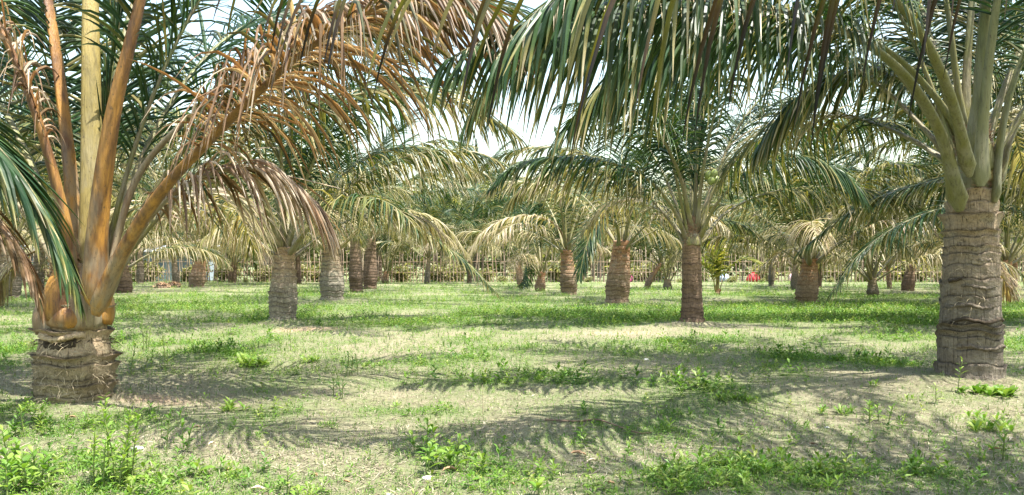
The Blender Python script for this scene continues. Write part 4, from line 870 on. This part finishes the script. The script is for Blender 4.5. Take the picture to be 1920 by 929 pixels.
def weed(px, py, kind, hpx, label, seed, leafkind='long', stems=1, nl=14, group=None, lscale=1.0):
    g = G(px, py); r = random.Random(seed); d = g[1]; H = hpx / FPX * d
    w = empty('weed', (g[0], g[1], float(height(*g)) - .004)); tag(w, label, 'weed', group)
    for s in range(stems if kind == 'tall' else math.ceil(stems * 1.5)):
        a = r.uniform(0, 6.28); sp = 0 if s == 0 else r.uniform(.3, 1.2) * min(H, .14); hh = H * (1 if s == 0 else r.uniform(.5, .95))
        bx, by = math.cos(a) * sp, math.sin(a) * sp
        if kind == 'tall':
            tx, ty = bx + r.gauss(0, .03) * hh / .3, by + r.gauss(0, .03) * hh / .3
            V, q = tube([(bx, by, -.02), (bx * .6 + tx * .4, by * .6 + ty * .4, hh * .5), (tx, ty, hh)], .005, .0025, 5)
            link('stem', mesh_np('stem', V, q, mats=[M_STEM], smooth=True), w)
            for k in range(nl):
                u = (k + .8) / nl; u = u ** .75; az = k * 2.4 + r.uniform(-.3, .3); sc_ = lscale * 1.35 * (1.05 - .55 * u) * r.uniform(.8, 1.15)
                o = link('leaf', r.choice(WL[leafkind]), w, (bx + (tx - bx) * u, by + (ty - by) * u, hh * u)); o.rotation_euler = (r.gauss(0, .15), -.25 - .55 * u + r.gauss(0, .15), az); o.scale = (sc_,) * 3
        else:
            for k in range(nl):
                u = k / nl; az = k * 2.4 + r.uniform(-.3, .3); sc_ = lscale * (H / .16) * (.75 + .45 * u) * r.uniform(.8, 1.1)
                o = link('leaf', r.choice(WL[leafkind]), w, (bx + .006 * math.cos(az), by + .006 * math.sin(az), .004 + .02 * u)); o.rotation_euler = (r.gauss(0, .15), -.15 - 1.0 * u + r.gauss(0, .12), az); o.scale = (sc_,) * 3
WEEDS = [(205, 900, 'tall', 165, 'tallest pale leggy weed in front of the rusty palm trunk', 'spoon', 5, 22), (175, 912, 'tall', 105, 'shorter pale leggy weed left of the tallest one', 'spoon', 3, 17), (238, 895, 'ros', 60, 'leafy clump at the foot of the tallest pale weed', 'spoon', 2, 12),
         (345, 838, 'tall', 72, 'dark green upright weed on the shade edge, right of the tallest pale weed', 'dark', 3, 12), (62, 778, 'ros', 34, 'bright yellow-green rosette just left below the rusty palm trunk', 'spoon', 2, 10),
         (432, 764, 'ros', 40, 'bright rosette clump on the open sand right of the rusty palm', 'spoon', 4, 10), (800, 850, 'tall', 62, 'left of two broad-leaved weeds at the bottom centre', 'broad', 3, 8), (856, 878, 'tall', 66, 'right of two broad-leaved weeds at the bottom centre', 'broad', 4, 8),
         (588, 925, 'ros', 34, 'rosette weed at the bottom edge beside the brown dry leaf', 'spoon', 3, 9), (540, 927, 'tall', 46, 'thin-stemmed weed at the bottom edge left of the rosette', 'spoon', 2, 8), (802, 925, 'ros', 26, 'small rosette below the flat white stone', 'spoon', 1, 8),
         (30, 925, 'tall', 75, 'dense broad green weed in the bottom left corner', 'broad', 5, 10), (70, 905, 'tall', 60, 'green weed right of the bottom left corner clump', 'broad', 3, 10), (15, 868, 'tall', 70, 'leafy weed at the left edge above the corner clump', 'broad', 3, 10),
         (45, 815, 'tall', 55, 'feathery dark weed at the left edge below the trunk', 'dark', 3, 12), (1795, 738, 'tall', 62, 'single upright weed against the thick ringed trunk', 'long', 1, 13), (1835, 738, 'ros', 34, 'green leafy clump at the foot of the thick ringed trunk', 'broad', 5, 9),
         (1875, 742, 'ros', 36, 'green leafy clump right of the thick ringed trunk base', 'broad', 4, 9), (1755, 752, 'tall', 34, 'pale thin seedling left of the thick ringed trunk', 'spoon', 1, 7), (1860, 802, 'ros', 46, 'big yellow-green clump below the thick ringed palm', 'spoon', 6, 10),
         (1832, 775, 'ros', 34, 'yellow-green clump nearest the thick ringed trunk', 'spoon', 3, 9), (1630, 792, 'tall', 40, 'stout upright weed on the right-hand sand', 'long', 1, 16), (1575, 772, 'ros', 36, 'leafy weed left of the stout upright weed', 'long', 3, 12),
         (1665, 792, 'tall', 34, 'spindly weed right of the stout upright weed', 'spoon', 3, 9), (1710, 745, 'ros', 22, 'small bright weed on the shadow edge left of the thick trunk', 'spoon', 1, 9), (1642, 725, 'ros', 24, 'bright weed at the shadow rim right of centre sand', 'spoon', 2, 9),
         (1490, 797, 'ros', 22, 'small weed in the middle of the right-hand sand', 'long', 2, 9), (1880, 865, 'tall', 52, 'upright weed near the right edge below the clump', 'long', 2, 12), (1835, 865, 'ros', 36, 'weed with yellowish leaves left of the right edge upright weed', 'long', 2, 10),
         (1710, 872, 'ros', 20, 'flat dark weed at the rim of the bottom right shade', 'dark', 4, 9), (1720, 915, 'ros', 20, 'small green weed in the bottom right shade', 'spoon', 2, 8), (1525, 912, 'ros', 32, 'green tuft weed in the bottom right shade', 'long', 3, 12),
         (1425, 885, 'ros', 30, 'mat of bright weed in the right foreground shade', 'long', 6, 11), (1370, 870, 'ros', 26, 'bright weed at the left rim of the shaded mat', 'long', 5, 11), (1260, 770, 'ros', 22, 'green weed tuft in the shade above the stick', 'long', 4, 10),
         (1345, 750, 'ros', 24, 'long-leaved green weed in the shade left of the grassy mound', 'long', 3, 12), (1390, 752, 'ros', 24, 'grassy yellow-green mound in the shade, right of centre', 'long', 6, 11), (1245, 800, 'ros', 22, 'weed tuft on the stick end', 'long', 4, 10),
         (775, 640, 'tall', 40, 'dark pointed spike weed standing in the middle distance', 'dark', 1, 18), (745, 752, 'ros', 26, 'bright spoon-leaved seedling in the middle ground', 'spoon', 1, 9), (700, 692, 'ros', 24, 'low yellow-green weed in the middle ground', 'spoon', 3, 9),
         (480, 688, 'ros', 40, 'wide yellow-green clump below the grey bulbous trunk', 'spoon', 7, 10), (460, 680, 'ros', 36, 'leafy clump joined to the wide clump on its left', 'spoon', 5, 10), (588, 680, 'ros', 32, 'weed clump right of the wide clump', 'spoon', 3, 10), (640, 740, 'tall', 60, 'thin grassy weed on the pale sand in the middle', 'dark', 3, 9),
         (655, 710, 'tall', 46, 'spindly weed with dark base in the middle ground', 'dark', 4, 8), (270, 660, 'tall', 60, 'upright weed right of the rusty palm trunk', 'long', 3, 13), (310, 690, 'tall', 60, 'leafy upright weed between the rusty palm and wide clump', 'long', 3, 13), (245, 700, 'tall', 55, 'leafy weed touching the right side of the rusty trunk', 'long', 3, 12),
         (545, 660, 'tall', 38, 'upright weed just below the grey bulbous trunk', 'long', 2, 12), (1690, 690, 'ros', 26, 'pale yellow-green clump left of the thick ringed trunk', 'spoon', 5, 10), (1650, 685, 'ros', 28, 'yellow-green clump beside the pale clump', 'spoon', 3, 10), (1565, 680, 'ros', 24, 'dark green weed in the shade, right middle ground', 'dark', 3, 10),
         (1625, 668, 'ros', 28, 'blue-green grassy tuft in the right middle ground', 'dark', 4, 12), (1260, 645, 'ros', 20, 'bright grass tuft below the slim dark trunk', 'long', 8, 10), (1435, 655, 'ros', 16, 'small dark weed on the pale sand right of the slim dark trunk', 'dark', 2, 9),
         (300, 895, 'ros', 20, 'small yellow-green rosette in the left foreground', 'spoon', 2, 8), (370, 885, 'tall', 24, 'seedling with two round leaves in the left foreground', 'broad', 1, 4), (440, 892, 'ros', 22, 'rosette beside the folded tan leaf', 'spoon', 2, 8), (410, 893, 'ros', 16, 'tiny rosette left of the folded tan leaf', 'spoon', 1, 8),
         (680, 922, 'ros', 20, 'small starry weed at the bottom, right of the pinkish leaf', 'long', 1, 9), (690, 890, 'ros', 14, 'flat little weed on the sunny sand', 'long', 1, 8), (470, 815, 'ros', 18, 'low weed on the sunny sand', 'long', 3, 8), (610, 795, 'ros', 18, 'low trailing weed in the centre sand', 'long', 4, 8), (900, 905, 'ros', 26, 'rosette right of the flat white stone', 'spoon', 2, 9),
         (945, 925, 'ros', 26, 'leafy weed at the bottom edge, centre', 'spoon', 2, 9), (1010, 925, 'tall', 30, 'seedling at the bottom edge right of centre', 'broad', 1, 6), (985, 925, 'ros', 24, 'bright leafy weed between the bottom centre seedlings', 'spoon', 1, 8)]
for k, (px, py, kind, h, lb, lk, st, nl) in enumerate(WEEDS): weed(px, py, kind, h, lb, k, lk, st, nl)
# a bare pale stalk
g = G(905, 775); V, q = tube([(0, 0, -.02), (.004, 0, .12), (-.002, 0, .25)], .004, .002, 5); o = link('dry_stalk', mesh_np('dry_stalk', V, q, mats=[M_STEM_PALE]), None, (g[0], g[1], float(height(*g)))); tag(o, 'single bare pale upright stalk in the middle foreground', 'stalk')

# ------------------------------------------------------------------ uncounted ground cover
def scatter(n, d0, d1, rng, pw=1.0, marg=1.08):
    u = rng.random(n); d = d0 * (d1 / d0) ** (u ** pw); x = rng.uniform(-1, 1, n) * d * (960 / FPX) * marg + 0
    return x, d
def clear_of_trunks(x, y):
    k = np.ones(len(x), bool)
    for m, rr in ((pL, .27), (pR, .31), (pM, .22), (G(530, 605), .24)): k &= np.hypot(x - m[0], y - m[1]) > rr
    return k
def sprigs(name, n, d0, d1, size, rng, thr, label, leaves=7, jit=.35, dry=(.25, .25), pw=1.0, floor=0.0):
    x, y = scatter(n, d0, d1, rng, pw); c = cover(x, y); k = (rng.random(n) < np.clip((c - thr) * 2.0, floor, 1)) & clear_of_trunks(x, y); x, y, c = x[k], y[k], c[k]; n = len(x)
    S = size * (.6 + .8 * rng.random(n)) * (.6 + .6 * c)
    j = np.arange(leaves); az = j[None] * 2.4 + rng.uniform(0, 6.28, (n, 1)); u = (j + .5) / leaves
    el = np.radians(10 + 50 * u[None] + rng.normal(0, 14, (n, leaves)))
    L = S[:, None] * (.75 - .25 * u[None]) * rng.uniform(.7, 1.2, (n, leaves))
    b = np.stack([x, y, height(x, y)], -1)[:, None, :] + np.stack([np.zeros((n, leaves)), np.zeros((n, leaves)), S[:, None] * u[None] * .9], -1)
    d = np.stack([np.cos(az) * np.cos(el), np.sin(az) * np.cos(el), np.sin(el)], -1); s = np.stack([-np.sin(az), np.cos(az), 0 * az], -1)
    w = L[..., None] * .19
    V = np.stack([b, b + d * L[..., None] * .55 + s * w, b + d * L[..., None] - Z3 * L[..., None] * .2, b + d * L[..., None] * .55 - s * w], 2).reshape(-1, 3)
    nq = n * leaves
    dv = np.repeat(np.clip(rng.normal(dry[0] + .25 * (fbm(x * .8, y * .8, 2)), dry[1], n), 0, 1), leaves * 4); vr = np.repeat(rng.random(nq), 4)
    o = link(name, mesh_np(name, V, np.arange(nq * 4).reshape(nq, 4), attrs={'dry': dv, 'var': vr}, mats=[M_WEED])); o['kind'] = 'stuff'; tag(o, label, 'weeds'); return nq
def blades(name, n, d0, d1, size, width, rng, thr, label, material, flat=False, dry=(.4, .25), cov=True, pw=1.0):
    x, y = scatter(n, d0, d1, rng, pw); c = cover(x, y)
    k = (rng.random(n) < np.clip((c - thr) * 2.0, .22, 1)) if cov else (rng.random(n) < np.clip(1.05 - c * 1.0, .1, 1)); k &= clear_of_trunks(x, y); x, y = x[k], y[k]; n = len(x)
    L = size * rng.uniform(.5, 1.4, n)[:, None]; az = rng.uniform(0, 6.28, n); el = np.radians(rng.uniform(2, 16, n) if flat else rng.uniform(40, 88, n))
    d = np.stack([np.cos(az) * np.cos(el), np.sin(az) * np.cos(el), np.sin(el)], -1); s = np.stack([-np.sin(az), np.cos(az), 0 * az], -1) * width * rng.uniform(.6, 1.4, n)[:, None]
    b = np.stack([x, y, height(x, y) - (.002 if flat else .004)], -1); m = b + d * L * .55; t = m + nrm(d * np.array([1, 1, .55]) + (0 if flat else -Z3 * .25)) * L * .45
    if flat: t[:, 2] = height(t[:, 0], t[:, 1]) + .003
    V = np.stack([b - s, b + s, m + s * .8, m - s * .8, t], 1).reshape(-1, 3); i = np.arange(n)[:, None] * 5
    q = i + np.array([[0, 1, 2, 3]]); tr = i + np.array([[3, 2, 4]])
    dv = np.repeat(np.clip(rng.normal(dry[0], dry[1], n), 0, 1), 5); vr = np.repeat(rng.random(n), 5)
    o = link(name, mesh_np(name, V, q, tr, attrs={'dry': dv, 'var': vr}, mats=[material])); o['kind'] = 'stuff'; tag(o, label, 'grass'); return n
r = np.random.default_rng(900)
sprigs('weed_cover', 46000, 3.6, 10, .030, r, .34, 'small leafy weeds matting the near ground', 6, dry=(.35, .22), floor=.24)
sprigs('weed_cover', 3200, 3.7, 11, .08, r, .34, 'scattered yellow-green seedlings on the near ground', 9, dry=(.45, .22), floor=.1)
sprigs('weed_cover', 2200, 7, 16, .12, r, .42, 'knee-high leafy weeds in the middle ground', 11, dry=(.4, .2))
sprigs('weed_cover', 46000, 8, 19, .055, r, .30, 'leafy weeds over the middle ground', 6, dry=(.38, .24), floor=.32)
sprigs('weed_cover', 40000, 15, 36, .085, r, .26, 'bright low weeds spreading under the second row of palms', 6, dry=(.42, .27), floor=.25)
sprigs('weed_cover', 18000, 32, 60, .13, r, .26, 'thin far weeds toward the fence', 5, dry=(.45, .25), floor=.3)
blades('grass', 60000, 3.6, 12, .045, .0022, r, .28, 'short thin green grass over the near ground', M_WEED, dry=(.3, .25))
blades('grass', 30000, 10, 30, .08, .005, r, .28, 'short green grass over the middle ground', M_WEED, dry=(.35, .25))
blades('dry_grass', 60000, 3.6, 14, .08, .003, r, 0, 'dry straw-coloured grass lying on the sand', M_STRAW, flat=True, dry=(.45, .35), cov=False)
blades('dry_grass', 22000, 3.6, 15, .04, .0016, r, 0, 'short dead grass stubble standing on the sand', M_STRAW, flat=False, dry=(.45, .25), cov=False)
